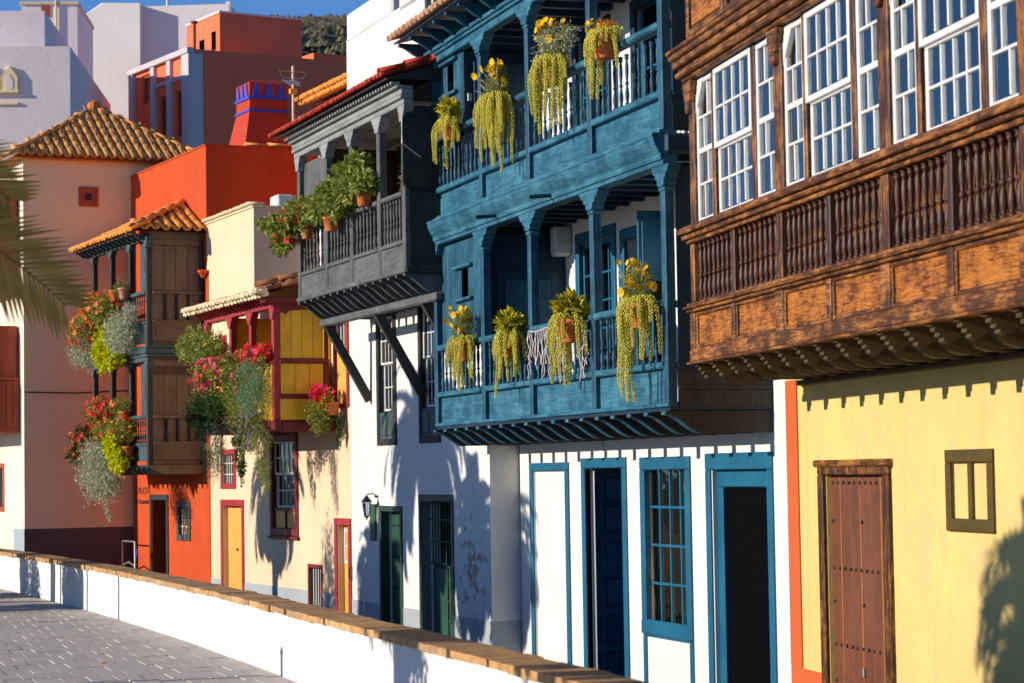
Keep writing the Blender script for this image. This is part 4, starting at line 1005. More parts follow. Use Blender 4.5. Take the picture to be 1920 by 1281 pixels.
# ------------------------------------------------------------------ 6 apricot house that closes the row
LP = H5.w(4.95, 0, 0)
H6 = House('apricot_house', (LP.x, LP.y), 7.8, 'apricot house end with hipped tile roof and tiny red framed window')
mb = MB(); shell(mb, .0, 6.5, -4, G, 8.05, 2.22)
mb.build('wall', 'apricot', H6.o)
mb = MB(); wall_front(mb, 0, 6.5, G, 8.05, [(1.75, 2.9, 1.0, 1.9)], 2.224, .3); mb.build('front_wall', 'pale_cream', H6.o)
MB().box(-.008, -.001, -3.9, 2.222, G, .62).build('plinth', 'brown_plinth', H6.o)
MB().box(-.0, .9, 2.226, 2.232, G, .62).build('front_plinth', 'grey_plinth', H6.o)
# small square window in the shaded side
f_ = MB()
for ins, pr in ((0, .03), (.07, .015)):
    y0, y1, z0, z1 = .69 + ins, 1.09 - ins, 7.12 + ins, 7.52 - ins
    f_.box(-pr, -.001, y0, y1, z0, z0 + .06).box(-pr, -.001, y0, y1, z1 - .06, z1).box(-pr, -.001, y0, y0 + .06, z0 + .06, z1 - .06).box(-pr, -.001, y1 - .06, y1, z0 + .06, z1 - .06)
f_ = f_.build('small_window', 'brick_paint', H6.o)
MB().box(-.008, -.001, .8, .98, 7.23, 7.41).build('pane', 'grey_dark', f_)
MB().tube([(-.02, 2.2, 3.35), (-.02, 1.2, 3.33), (-.02, .1, 3.38)], .012, 5).build('wall_cable', 'iron', H6.o)
# front balconies seen edge-on at the picture's edge
for z0, z1 in ((2.55, 3.65), (5.55, 6.6)):
    bb = MB().box(.35, 4.5, 2.225, 3.1, z0, z0 + .1, .01).build('front_balcony', 'brick_paint', H6.o)
    MB().box(.35, 4.5, 3.04, 3.09, z0 + .1, z1, .01).build('balcony_board', 'brick_paint', bb)
    for k in range(6): MB().box(.34, .38, 2.24 + .135 * k, 2.365 + .135 * k, z0 + .1, z1 - .06, .006).build('balcony_slat', 'brick_paint', bb)
    MB().box(.32, 4.5, 2.23, 3.12, z1 - .05, z1, .01).build('balcony_rail', 'brick_paint', bb)
    MB().box(.40, 4.5, 2.26, 3.02, z1, z1 + 1.05).build('balcony_box', 'brick_paint', bb)
f_ = MB(); frame(f_, 1.7, 2.95, .95, 1.95, 2.2, 2.25, .1, .01); f_.build('window_frame', 'brick_paint', H6.o)
# hipped roof
x0, x1, y0, y1, ze = -.25, 6.9, -1.75, 2.5, 8.04
ym = .28; xr = 1.75; zr = 9.36
hr = MB().add([(x0, y0, ze), (x0, y1, ze), (x1, y1, ze), (x1, y0, ze), (xr, ym, zr), (x1, ym, zr)], [(0, 1, 4), (1, 2, 5, 4), (0, 4, 5, 3), (0, 3, 2, 1)]).build('roof', 'tile_roof', H6.o)
tr, tr2 = tile_mesh('roof_tile', .083, .068, .40, 'tile_roof'), tile_mesh('roof_tile', .08, .068, .40, 'tile_roof')
sl_ = math.hypot(xr - x0, zr - ze); nc = 23; sp = (y1 - y0) / nc
tile_field(hr, (x0 - .06, y1 + .0, ze + .03), (0, -1, 0), (xr - x0, 0, zr - ze), nc, sp, .34, lambda i: int(max(1, min((i + .5) * sp / (y1 - ym), (nc - i - .5) * sp / (ym - y0)) * sl_ / .34 + .6)), tr, tr2)
fl = math.hypot(y1 - ym, zr - ze); nf = 24
tile_field(hr, (x0 + nf * .185, y1 + .06, ze + .03), (-1, 0, 0), (0, -(y1 - ym), zr - ze), nf, .185, .34, lambda i: int(max(1, min(1, ((nf - i - .5) * .185) / (xr - x0)) * fl / .34 + .6)), tr, tr2)
rt_ = tile_mesh('ridge_tile', .10, .08, .40, 'tile_roof')
ridge_tiles(hr, (x0, y1, ze + .06), (xr, ym, zr + .05), rt_, .36)
ridge_tiles(hr, (x0, y0, ze + .06), (xr, ym, zr + .05), rt_, .36)
ridge_tiles(hr, (xr, ym, zr + .05), (5.5, ym, zr + .05), rt_, .36)
MB().lathe([(.12, 0), (.15, .08), (.13, .17), (.05, .22)], xr, ym, 9, zr).build('finial', 'terracotta', hr)
MB().box(x0 + .05, x0 + .4, -1.5, -.95, ze - .10, ze - .02).build('gutter_end', 'bar_white', hr)

# ------------------------------------------------------------------ houses further back
K = House('rose_red_house', (10.42, 60.1), 13.8, 'rose red house behind the row with lilac pilasters and a taller red block')
TOP = 12.72
KW = ((.5, 1.0, 10.5, 11.75), (1.58, 2.1, 10.5, 11.75), (2.72, 3.3, 11.7, 12.5))
mb = MB(); wall_front(mb, 0, 4.05, G, TOP, list(KW), depth=.3); shell(mb, 0, 4.05, -9, G, TOP)
mb.build('wall', 'rose_red', K.o)
for a, b in ((-.04, .42), (1.18, 1.42), (2.28, 2.52), (3.75, 4.05)): MB().box(a, b, -.04 if a > 0 else -.32, .10, 8.5, TOP - .12, .01).build('pilaster', 'lilac_trim', K.o)
MB().box(-.06, 4.07, -.05, .14, TOP - .12, TOP + .03, .01).build('cornice', 'lilac_trim', K.o)
for a, b in ((.42, 1.18), (1.42, 2.28)): MB().box(a, b, .0, .07, 12.0, 12.1, .01).build('string_course', 'lilac_trim', K.o)
for a, b, c_, d_ in KW:
    glazed(K.o, 'window', a, b, c_, d_, -.06, 2, 2, 'brick_paint', 'glass_sky', .06, .04)
    MB().box(a, b, -.295, -.28, c_, d_).build('curtain', 'curtain', K.o)
MB().box(1.0, 3.2, -3.7, -1.27, TOP, 13.95).build('roof_block', 'rose_red', K.o)
MB().box(.96, 3.2, -3.72, -1.24, 13.95, 14.0).build('block_coping', 'flare_tinted_white', K.o)
MB().box(1.25, 1.5, -1.27, -1.25, 13.0, 13.5).box(2.0, 2.3, -1.27, -1.25, 12.9, 13.4).build('block_opening', 'dark_room', K.o)
MB().tube([(.35, -.25, TOP), (.35, -.25, 13.45)], .05, 8).lathe([(.05, 0), (.11, .02), (.08, .07)], .35, -.25, 9, 13.45).build('flue', 'brick_paint', K.o)
KBp = K.w(2.6, -3.6, 0)
KB = House('red_terrace_block', (KBp.x, KBp.y), 13.8, 'low dark red roof terrace block below the hillside')
MB().box(.4, 5, -8, 0, G, 12.75).box(0.4, 5, -8, -1.45, 12.752, 13.5).build('wall', 'rose_red', KB.o)
MB().box(.38, .5, -1.45, 0, 12.752, 12.85).build('coping', 'rose_red', KB.o)

Q = House('chalk_white_house', (5.0, 78.0), -22, 'tall chalky white house gable with a sloping parapet at the skyline')
mb = MB()
mb.prism([(-3.7, G), (-3.7, 16.3), (-4.1, 16.55), (-5.1, 16.57), (-5.74, 17.02), (-6.92, 16.97), (-6.92, G)], 'x', 0, 8)
mb.build('gable_wall', 'chalk_white', Q.o)
MB().box(.45, 8, -9.75, -6.922, G, 16.95).build('side_wing', 'chalk_white', Q.o)
MB().tube([(.05, -3.7, 16.34), (.05, -4.1, 16.58), (.05, -5.1, 16.6), (.05, -5.7, 17.0)], .05, 6).build('parapet_edge', 'chalk_white', Q.o)
MB().lathe([(.05, 0), (.05, .25), (.14, .3), (.10, .45)], .6, -7.7, 8, 16.9).build('flue', 'bar_white', Q.o)
MB().box(.46, .6, -9.8, -9.65, 16.7, 17.03).build('parapet_end', 'chalk_white', Q.o)
Q2 = House('flare_tinted_house', (5.0, 57.0), -14, 'white house wall, pink flare tint painted in, with a small arched hood window')
MB().box(0, 9, -1.93, 4, G, 12.0).box(.8, 9, -1.22, 4, 12.002, 13.02).build('wall', 'flare_tinted_white', Q2.o)
MB().box(-.10, 0, -.72, 1.2, 10.86, 10.93, .01).build('hood_sill', 'apricot', Q2.o)
MB().box(-.05, 0, -.70, 1.2, 10.58, 10.65, .01).build('string_course', 'apricot', Q2.o)
for k in range(4):
    yy = -.50 + .40 * k
    MB().prism([(yy - .19, 10.93), (yy - .19, 11.25), (yy - .14, 11.33), (yy, 11.52), (yy + .14, 11.33), (yy + .19, 11.25), (yy + .19, 10.93)], 'x', -.08, -.001).build('arched_hood', 'apricot', Q2.o)
    MB().prism([(yy - .08, 10.95), (yy - .08, 11.18), (yy, 11.32), (yy + .08, 11.18), (yy + .08, 10.95)], 'x', -.09, -.081).build('arched_light', 'flare_tinted_white', Q2.o)
Q3 = House('rooftop_room', (5.0, 71.0), -14, 'small cream rooftop room with a brown window at the skyline')
MB().box(0, 4, -3.86, -2.2, G, 15.75).build('wall', 'chalk_white', Q3.o)
MB().box(-.05, 4, -3.9, -2.15, 15.752, 15.85).build('roof_slab', 'cream_edge', Q3.o)
MB().box(-.02, -.001, -3.05, -2.79, 15.38, 15.72).build('shutter', 'brick_paint', Q3.o)
MB().tube([(-.05, -3.23, 14.5), (-.05, -3.23, 16.6)], .03, 6).build('mast', 'cream_edge', Q3.o)

P6 = House('orange_penthouse', (8.5, 35.06), 5.6, 'small orange roof storey with a tiled eave beside the white house')
MB().box(5.0, 8.3, -6, -2.2, 4.8, 8.62).build('wall', 'vermilion', P6.o)
MB().box(7.2, 7.7, -2.2, -2.17, 7.7, 8.45).build('recess', 'grey_dark', P6.o)
pr = MB().prism([(-6, 9.6), (-1.95, 8.66), (-1.95, 8.70), (-6, 9.64)], 'x', 4.9, 8.5).build('roof', 'tile_brown', P6.o)
tile_field(pr, (8.6, -1.85, 8.70), (-1, 0, 0), (0, -1, .24), 19, .19, .38, lambda i: 4, to, to2)
tile_field(pr, (8.6, -1.92, 8.62), (-1, 0, 0), (0, -1, .24), 19, .19, .38, lambda i: 1, to, to2)
pg = thing('pergola_frame', H4.w(5.3, -1.2, 4.75), 'pale painted roof frame beside the orange roof storey', 'frame', rotz=math.pi / 2 + H4.a)
for x in (-.6, .52): MB().box(x, x + .08, 0, .08, 0, 3.2, .008).build('frame_post', 'flare_tinted_white', pg)
MB().box(-.7, .6, .0, .08, 3.2, 3.28, .008).build('frame_beam', 'flare_tinted_white', pg)
MB().box(-.52, .52, .01, .07, 2.85, 2.91, .008).build('frame_beam', 'flare_tinted_white', pg)
o = MB().box(5.05, 5.5, -.75, -.45, 6.30, 6.52, .03).build('roof_box', 'lamp_white'); o.location = H4.w(0, 0, 0); o.rotation_euler = (0, 0, math.pi / 2 + H4.a)
tag(o, 'small white box standing on the cream parapet', 'box')

# chimney with blue trim on the vermilion house
ch = MB()
def ring(z, a): return [(.3 - a, -.93 + a, z), (1.2 + a, -.93 + a, z), (1.2 + a, -1.80 - a, z), (.3 - a, -1.80 - a, z)]
rings = [ring(7.75, .10), ring(8.52, -.06), ring(9.06, -.06)]
ch.add(sum(rings, []), [(k * 4 + i, k * 4 + (i + 1) % 4, k * 4 + 4 + (i + 1) % 4, k * 4 + 4 + i) for k in range(2) for i in range(4)] + [(8, 9, 10, 11)])
ch.add([(p[0] + .1 * (1 if p[0] < .6 else -1), p[1] + .1 * (1 if p[1] < -1.35 else -1), 9.12) for p in rings[2]] + rings[2], [(0, 1, 2, 3), (0, 1, 5, 4), (1, 2, 6, 5), (2, 3, 7, 6), (3, 0, 4, 7)])
ch = ch.build('chimney', 'wine_red', H5.o)
for z in (8.50, 8.74): MB().box(.33, 1.17, -1.77, -.96, z, z + .05, .008).build('chimney_band', 'cobalt', ch)
for k in range(3):
    yy = -1.13 - .24 * k; MB().prism([(yy - .09, 8.79), (yy + .09, 8.79), (yy + .02, 9.05), (yy - .02, 9.05)], 'x', .335, .359).build('chimney_point', 'cobalt', ch)
for k in range(3):
    xx = .5 + .24 * k; MB().prism([(xx - .09, 8.79), (xx + .09, 8.79), (xx + .02, 9.05), (xx - .02, 9.05)], 'y', -.989, -.965).build('chimney_point', 'cobalt', ch)
an = thing('television_antenna', H5.w(.05, -1.75, 7.8), 'weathered television antenna mast beside the blue trimmed chimney', 'antenna', rotz=math.pi / 2 + H5.a)
MB().tube([(0, 0, 0), (0, 0, 1.55)], .025, 6).build('mast', 'cream_edge', an)
MB().tube([(-.5, .25, 1.18), (.45, -.2, 1.26)], .012, 5).build('boom', 'zinc', an)
for k in range(7):
    t = k / 6; c = Vector((-.5 + .95 * t, .25 - .45 * t, 1.18 + .08 * t)); e = Vector((.07, .16, .02)) * (1 - .4 * t)
    MB().tube([c - e, c + e], .007, 5).build('element', 'zinc', an)
MB().tube([(0, .2, 1.32), (0, .28, 1.45), (0, -.28, 1.45), (0, -.2, 1.32), (0, .2, 1.32)], .008, 5).build('reflector', 'zinc', an)
MB().box(-.05, .05, -.07, .07, 1.02, 1.12, .01).build('bracket', 'tile_orange', an)
MB().tube([(0, 0, .95), (.1, -.35, .85), (.3, -1.0, .72)], .008, 5).build('stay_wire', 'zinc', an)

# ------------------------------------------------------------------ hillside
def hz(x, y):
    crest = 119 + (x - 135) * .055 if x > 108 else 117.5 * math.exp(-((108 - x) / 85) ** 2)
    return max(0, crest * math.exp(-((y - 585) / (95 if y < 585 else 160)) ** 2))
N = 90; vs = []; fs = []
for j in range(N + 1):
    for i in range(N + 1):
        x = -40 + 460 * i / N; y = 430 + 460 * j / N; z = hz(x, y)
        z += min(1, z / 30) * (.9 * math.sin(x * .11 + 2 * math.sin(y * .05)) + .8 * math.sin(y * .13 + x * .07) + random.uniform(-.5, .5))
        vs.append((x, y, z + G - .5))
for j in range(N):
    for i in range(N): fs.append((j * (N + 1) + i, j * (N + 1) + i + 1, (j + 1) * (N + 1) + i + 1, (j + 1) * (N + 1) + i))
m_, t_, p_, n_, l_ = nt('scrub')
v_ = coords(n_, l_, jitter=False); f1 = noise(n_, l_, v_, .22, 8, .7); f2 = noise(n_, l_, v_, .05, 4, .6)
c_ = ramp(n_, l_, f1, [(.38, (.07, .07, .03)), (.5, (.17, .14, .075)), (.62, (.30, .23, .15))])
l_.new(c_, p_.inputs['Base Color']); p_.inputs['Roughness'].default_value = 1; bump(n_, l_, f1, p_, 1.0, 2.0); MATS['scrub'] = m_
hill = MB().add(vs, fs).build('hill', 'scrub', smooth=True); hill['kind'] = 'structure'
hs = []; hf = []
for k in range(3000):
    x = random.uniform(85, 190); y = random.uniform(480, 600); z = hz(x, y)
    if z < 45: continue
    r = random.uniform(.7, 1.9); b = len(hs)
    for q in range(6): hs.append((x + r * math.cos(q * 1.047) * random.uniform(.7, 1.2), y + r * math.sin(q * 1.047), z + G - .6 + r * .2))
    hs.append((x, y, z + G + r * 1.0)); hf += [(b + q, b + (q + 1) % 6, b + 6) for q in range(6)]
me = bpy.data.meshes.new('scrub'); me.from_pydata(hs, [], hf); me.materials.append(MATS['leaf_scrub'])
o = bpy.data.objects.new('scrub', me); COL.objects.link(o); tag(o, 'dark green scrub growing over the brown hillside', 'scrub', kind='stuff')

# ------------------------------------------------------------------ plants
def np_mesh(name, v, faces, mat, parent):
    me = bpy.data.meshes.new(name); nf, k = faces.shape
    me.vertices.add(len(v)); me.vertices.foreach_set('co', v.astype(np.float32).ravel())
    me.loops.add(nf * k); me.loops.foreach_set('vertex_index', faces.astype(np.int32).ravel())
    me.polygons.add(nf); me.polygons.foreach_set('loop_start', np.arange(0, nf * k, k, dtype=np.int32)); me.polygons.foreach_set('loop_total', np.full(nf, k, np.int32))
    me.update(calc_edges=True); me.materials.append(MATS[mat])
    o = bpy.data.objects.new(name, me); COL.objects.link(o); o.parent = parent; return o
def unit(a): return a / np.maximum(np.linalg.norm(a, axis=1, keepdims=True), 1e-6)
def cloud(n, blobs, shellp=.45):
    """points and outward directions through a union of ellipsoids ((centre), (radii), weight)"""
    w = np.array([b[2] if len(b) > 2 else b[1][0] * b[1][2] for b in blobs], float); w /= w.sum()
    which = RNG.choice(len(blobs), n, p=w)
    d = unit(RNG.normal(size=(n, 3))); r = RNG.random(n) ** shellp
    lump = 1 + .16 * np.sin(d[:, 0] * 7 + which) * np.sin(d[:, 2] * 6 + 1.3 * which) + .10 * np.sin(d[:, 1] * 13 + d[:, 2] * 9)
    c = np.array([b[0] for b in blobs])[which]; R = np.array([b[1] for b in blobs])[which]
    return c + d * R * (r * lump)[:, None], d
def leaves(n, blobs, size, asp=.45, droop=.0, shellp=.45, spread=.9):
    p, d = cloud(n, blobs, shellp)
    d = unit(d + RNG.normal(size=(n, 3)) * spread + np.array([0, 0, -droop]))
    s = unit(np.cross(d, RNG.normal(size=(n, 3)))); L = size * RNG.uniform(.6, 1.35, n)[:, None]
    nrm = np.cross(d, s)
    a, b, c, e = p, p + d * L * .5 + s * L * asp * .5 + nrm * L * .1, p + d * L, p + d * L * .5 - s * L * asp * .5 + nrm * L * .1
    v = np.stack([a, b, c, e], 1).reshape(-1, 3); f = np.arange(n * 4).reshape(n, 4)
    return v, f
def blossoms(n, blobs, size, petals=5, shellp=.12):
    p, d = cloud(n, blobs, shellp)
    d = unit(d + np.array([0, .5, .15]) + RNG.normal(size=(n, 3)) * .35); p = p + d * size * .4
    s = unit(np.cross(d, RNG.normal(size=(n, 3)))); t = np.cross(d, s); L = size * RNG.uniform(.7, 1.25, n)[:, None]
    vs = []
    for k in range(petals):
        a = 2 * math.pi * k / petals; e = s * math.cos(a) + t * math.sin(a); g = np.cross(d, e)
        vs += [p, p + (e * .55 + g * .32 + d * .12) * L, p + (e + d * .22) * L, p + (e * .55 - g * .32 + d * .12) * L]
    v = np.stack(vs, 1).reshape(-1, 3); f = np.arange(n * petals * 4).reshape(-1, 4)
    return v, f
OCT = np.array([(1, 0, 0), (0, 1, 0), (-1, 0, 0), (0, -1, 0), (0, 0, 1), (0, 0, -1)], float)
OCF = np.array([(0, 1, 4), (1, 2, 4), (2, 3, 4), (3, 0, 4), (1, 0, 5), (2, 1, 5), (3, 2, 5), (0, 3, 5)])
def tails(starts, lens, bead=.0155):
    """donkey-tail stems: fat beads packed round each hanging stem"""
    V = []; F = []; base = 0
    for st, ln in zip(starts, lens):
        n = int(ln / .0052); t = np.arange(n) * .0052
        ph = RNG.uniform(0, 6.28); out = np.array(st[3:6])
        bend = RNG.uniform(.05, .14) * (1 - np.exp(-t / .06))
        c = np.array(st[:3])[None] + out[None] * bend[:, None]
        c = c + np.stack([.012 * np.sin(t * 7 + ph), .010 * np.sin(t * 9 + 2 * ph), -np.maximum(t - .03 * np.exp(-t / .08), -.05)], 1)
        ang = np.arange(n) * 2.399 + ph; rad = .0165 * (1 - .35 * (t / ln) ** 3) * RNG.uniform(.85, 1.15)
        o = np.stack([np.cos(ang), np.sin(ang), np.zeros(n)], 1)
        pos = c + o * rad[:, None]
        sc = bead * RNG.uniform(.8, 1.2, n) * (1 - .25 * (t / ln))
        v = OCT[None] * np.array([.62, .62, .95])[None, None] * sc[:, None, None]
        v = v + o[:, None] * (-v[:, :, 2:3]) * .55 * -1 * 0 + pos[:, None]
        V.append(v.reshape(-1, 3)); F.append((OCF[None] + (np.arange(n) * 6)[:, None, None] + base).reshape(-1, 3)); base += n * 6
    return np.concatenate(V), np.concatenate(F)
def pot(root, c, r, h, mat):
    prof = [(r * .68, 0), (r * .72, .01), (r * .95, h * .82), (r * 1.08, h * .84), (r * 1.08, h), (r * .95, h), (r * .92, h * .9)]
    o = MB().lathe(prof, c[0], c[1], 14, c[2]).build('pot', mat, root, True)
    MB().lathe([(r * .93, 0), (r * .5, .004)], c[0], c[1], 12, c[2] + h * .9).build('soil', 'soil', o)
    return o
def plant(H, name, label, at, group=None):
    return thing(name, H.w(*at), label, 'plant', group, math.pi / 2 + H.a)
def add_leaves(root, mat, n, blobs, size, asp=.45, droop=.2, nm='foliage', **k):
    v, f = leaves(n, blobs, size, asp, droop, **k); o = np_mesh(nm, v, f, mat, root); o['kind'] = 'stuff'; return o
def add_flowers(root, mat, n, blobs, size, petals=5, nm='flowers', **k):
    v, f = blossoms(n, blobs, size, petals, **k); o = np_mesh(nm, v, f, mat, root); o['kind'] = 'stuff'; return o
def stems(root, pts, r=.006, mat='leaf_olive'):
    mb = MB()
    for a, b in pts: mb.tube([a, tuple((Vector(a) + Vector(b)) / 2 + Vector((random.uniform(-.02, .02), random.uniform(-.02, .02), 0))), b], r, 4)
    o = mb.build('stems', mat, root); o['kind'] = 'stuff'

# --- donkey-tail pots along the blue balcony
def donkey(at, r, n, ln, top, label, floor='lower'):
    t = plant(H2, 'donkey_tail_plant', label, at, 'trailing plants hung along the blue balcony')
    pot(t, (0, .02, -.26), r, .24, 'terracotta')
    st = []; L = []; side_bias = random.choice((-1, 1))
    for k in range(n):
        a = random.uniform(-.4, math.pi + .4); rr = r * random.uniform(.75, 1.05)
        st.append((rr * 1.45 * math.cos(a), .02 + rr * math.sin(a), -.005 + random.uniform(-.02, .03), math.cos(a) * 1.1, math.sin(a) * .7, 0))
        L.append(ln * (.25 + .8 * random.random() ** 1.4) * (1.0 if math.cos(a) * side_bias > -.2 else .65))
    v, f = tails(st, L); o = np_mesh('trailing_stems', v, f, 'tail_green', t); o['kind'] = 'stuff'
    add_leaves(t, 'tail_green', 420, [((0, .02, .0), (r * 1.45, r, .06))], .035, .6, .1, 'crown_leaves')
    if top == 'daisy':
        tips = [(random.uniform(-.22, .26), random.uniform(-.06, .2), random.uniform(.10, .40)) for _ in range(34)]
        stems(t, [((0, 0, 0), p) for p in tips], .004, 'leaf_silver')
        add_leaves(t, 'leaf_fern', 1500, [((.02, .02, .15), (.20, .14, .14)), ((-.05, .0, .27), (.10, .09, .10))], .04, .22, -.1)
        add_flowers(t, 'petal_yellow', 34, [(p, (.02, .02, .02), 1) for p in tips], .046, 8)
    elif top == 'gold':
        add_leaves(t, 'leaf_gold', 330, [((0, .02, .12), (.17, .14, .10))], .11, .5, .1)
        add_leaves(t, 'leaf_green', 220, [((0, .0, .08), (.16, .12, .10))], .10, .5, .1)
    elif top == 'mixed':
        add_leaves(t, 'leaf_fern', 900, [((.05, .0, .08), (.16, .12, .08))], .05, .25, 0)
        add_leaves(t, 'leaf_gold', 160, [((-.08, .04, .14), (.10, .10, .07))], .10, .5, .1)
    elif top == 'rust':
        add_leaves(t, 'leaf_olive', 700, [((.15, .0, .05), (.16, .1, .10))], .05, .35, 0)
        add_flowers(t, 'petal_yellow', 18, [((.2, .05, .06), (.14, .1, .10))], .035, 6)
        add_leaves(t, 'petal_orange', 180, [((-.06, .02, .06), (.10, .1, .05))], .04, .25, -.3)
    return t
YB = YF + .12
donkey((7.10, YB, 3.20), .12, 20, .66, 'daisy', 'trailing donkey tail pot with yellow daisies, lower blue balcony, beneath the slit window')
donkey((5.22, YB, 3.16), .13, 24, .74, 'gold', 'trailing donkey tail pot with golden leaves left of the string lights, lower blue balcony')
donkey((3.15, YB, 3.20), .14, 19, .80, 'gold', 'donkey tail in large terracotta pot over the string lights, lower blue balcony')
donkey((1.12, YB, 3.22), .14, 27, .95, 'daisy', 'trailing donkey tail pot with daisies at the near end of the lower blue balcony')
donkey((7.55, YB, 5.94), .12, 18, .62, 'mixed', 'trailing donkey tail pot farthest left on the upper blue balcony')
donkey((5.62, YB, 5.90), .16, 38, .92, 'daisy', 'big donkey tail plant topped with yellow daisies, second from left on upper blue balcony')
t3 = donkey((3.55, YB, 5.98), .16, 32, .88, 'daisy', 'tall bushy daisy and donkey tail pot, third from left on upper blue balcony')
add_leaves(t3, 'leaf_silver', 2600, [((-.05, .0, .22), (.32, .2, .16)), ((.1, .0, .08), (.25, .18, .1))], .045, .25, -.1)
donkey((1.95, YB, 5.98), .14, 22, .62, 'rust', 'rusty topped donkey tail plant nearest the brown balcony, upper blue balcony')

# --- icicle string lights, lamp, cable
sl = thing('string_lights', H2.w(3.9, YF + .03, 3.16), 'unlit pale icicle string lights draped over the blue balusters', 'string lights', rotz=math.pi / 2)
MB().tube([(-1.0 + .2 * k, .005, .012 * math.sin(k * 2)) for k in range(11)], .005, 4).build('cord', 'chain', sl)
for k in range(34):
    x = -1.0 + 2.0 * k / 33; z = 0; pts = [(x, .005, 0)]
    for q in range(random.randint(4, 9)):
        z -= random.uniform(.05, .09); pts.append((x + random.uniform(-.03, .03), .005 + random.uniform(0, .03), z))
    MB().tube(pts, .0045, 4).build('strand', 'chain', sl)
lb = thing('box_lamp', H2.w(6.66, .12, 4.20), 'white box lamp on the wall under the blue balcony ceiling', 'lamp', rotz=math.pi / 2)
MB().box(-.09, .09, -.11, .10, 0, .34, .015).build('lamp_body', 'lamp_white', lb)
MB().box(-.075, .075, -.09, .085, -.012, .0, .004).build('lamp_diffuser', 'bar_white', lb)
cbl = MB().tube([H3.w(-.06, 1.14, 6.28), H3.w(-.25, 1.2, 6.02), H3.w(-.42, 1.26, 5.75), H2.w(8.97, 1.05, 5.55)], .008, 5).build('cable', 'bar_white')
tag(cbl, 'thin white cable slung between the grey and blue balconies', 'cable')
ln_ = thing('wall_lantern', H3.w(4.92, .0, 1.24), 'black iron wall lantern beside the green door', 'lantern', rotz=math.pi / 2 + H3.a)
ln_.scale = (.66, .66, .66)
MB().lathe([(.02, 0), (.07, .02), (.07, .03), (.02, .05)], 0, .02, 9, .02).build('wall_plate', 'iron', ln_)
MB().tube([(0, .02, .06), (0, .12, .12), (0, .24, .10), (0, .26, .05)], .014, 6).build('arm', 'iron', ln_)
MB().lathe([(.01, .16), (.03, .14), (.08, .08), (.125, .02), (.125, .005), (.10, 0)], 0, .26, 8, -.08).build('lantern_roof', 'iron', ln_)
MB().lathe([(.055, -.30), (.095, -.0)], 0, .26, 6, -.085).build('lantern_glass', 'glass_sky', ln_)
for k in range(6):
    a = k * math.pi / 3; MB().tube([(.058 * math.cos(a), .26 + .058 * math.sin(a), -.385), (.10 * math.cos(a), .26 + .10 * math.sin(a), -.085)], .006, 4).build('lantern_bar', 'iron', ln_)
MB().lathe([(.005, -.08), (.02, -.06), (.012, -.04), (.06, -.005), (.06, .01)], 0, .26, 8, -.39).build('lantern_foot', 'iron', ln_)

# --- grey balcony pots
def shrubby(H, name, label, at, blobs, n, mat, size, flowers=(), pots=(), group=None, asp=.45, droop=.2, extra=()):
    t = plant(H, name, label, at, group)
    sub = lambda bl: [(tuple(c[i] - at[i] for i in range(3)), r, *w) for c, r, *w in bl]
    add_leaves(t, mat, n, sub(blobs), size, asp, droop)
    for m2, n2, b2, s2, a2 in extra: add_leaves(t, m2, n2, sub(b2), s2, a2, droop, 'foliage')
    for m2, n2, b2, s2 in flowers: add_flowers(t, m2, int(n2 * .85), sub(b2), s2 * 1.25)
    for c, r, h, pm in pots: pot(t, tuple(c[i] - at[i] for i in range(3)), r, h, pm)
    st = sub(blobs)
    pv_, pd_ = [], []
    for k in range(7 * len(st)):
        c, r = st[k % len(st)][:2]; d = unit(RNG.normal(size=(1, 3)))[0]; d[1] = abs(d[1]) * .8
        reach = RNG.uniform(1.1, 1.55)
        for q in range(12):
            u_ = q / 11; pv_.append(((c[0] + d[0] * r[0] * reach * (.5 + .5 * u_) , c[1] + d[1] * r[1] * reach * (.5 + .5 * u_), c[2] + d[2] * r[2] * reach * (.5 + .5 * u_) - .05 * u_ * u_), (.012, .012, .012), 1))
    add_leaves(t, mat, len(pv_) * 3, pv_, size * .9, asp, droop, 'sprigs')
    mb = MB()
    for k in range(9):
        c, r = random.choice(st)[:2]
        mb.tube([(random.uniform(-.04, .04), -.03, -.03), tuple(v * .5 + random.uniform(-.03, .03) for v in c), tuple(c[i] + random.uniform(-.7, .7) * r[i] for i in range(3))], .007, 4)
    o = mb.build('stems', 'bark', t); o['kind'] = 'stuff'
    return t
GRP = 'potted plants on the grey balcony'
b1 = [((4.15, 1.3, 5.38), (.42, .26, .17)), ((4.75, 1.42, 5.24), (.38, .22, .15)), ((5.2, 1.5, 5.32), (.32, .14, .09)), ((4.7, 1.45, 5.00), (.25, .14, .12)), ((3.6, 1.3, 5.34), (.3, .2, .14))]
shrubby(H3, 'mandevilla_plant', 'red flowering leafy plant in orange pot at far end of grey balcony', (4.3, 1.22, 5.20), b1, 2000, 'leaf_green', .088,
        [('petal_red', 60, b1, .06)], [((4.25, 1.22, 5.0), .10, .2, 'terracotta')], GRP, .42, extra=[('leaf_olive', 900, b1, .10, .42)])
b2 = [((3.1, 1.28, 5.34), (.45, .22, .15)), ((2.6, 1.25, 5.48), (.38, .22, .17)), ((2.4, 1.25, 5.3), (.3, .18, .12))]
shrubby(H3, 'mandevilla_plant', 'leafy plant with few red blooms in yellow-orange pot, middle of grey balcony', (2.98, 1.22, 5.18), b2, 1500, 'leaf_green', .088,
        [('petal_red', 22, b2, .06)], [((2.98, 1.22, 4.98), .115, .2, 'terracotta')], GRP, .42, extra=[('leaf_olive', 800, b2, .10, .42)])
b3 = [((1.95, 1.2, 5.64), (.42, .22, .20)), ((1.35, 1.22, 5.46), (.30, .18, .14)), ((1.75, 1.25, 5.42), (.42, .2, .14)), ((1.7, 1.2, 5.8), (.2, .12, .08))]
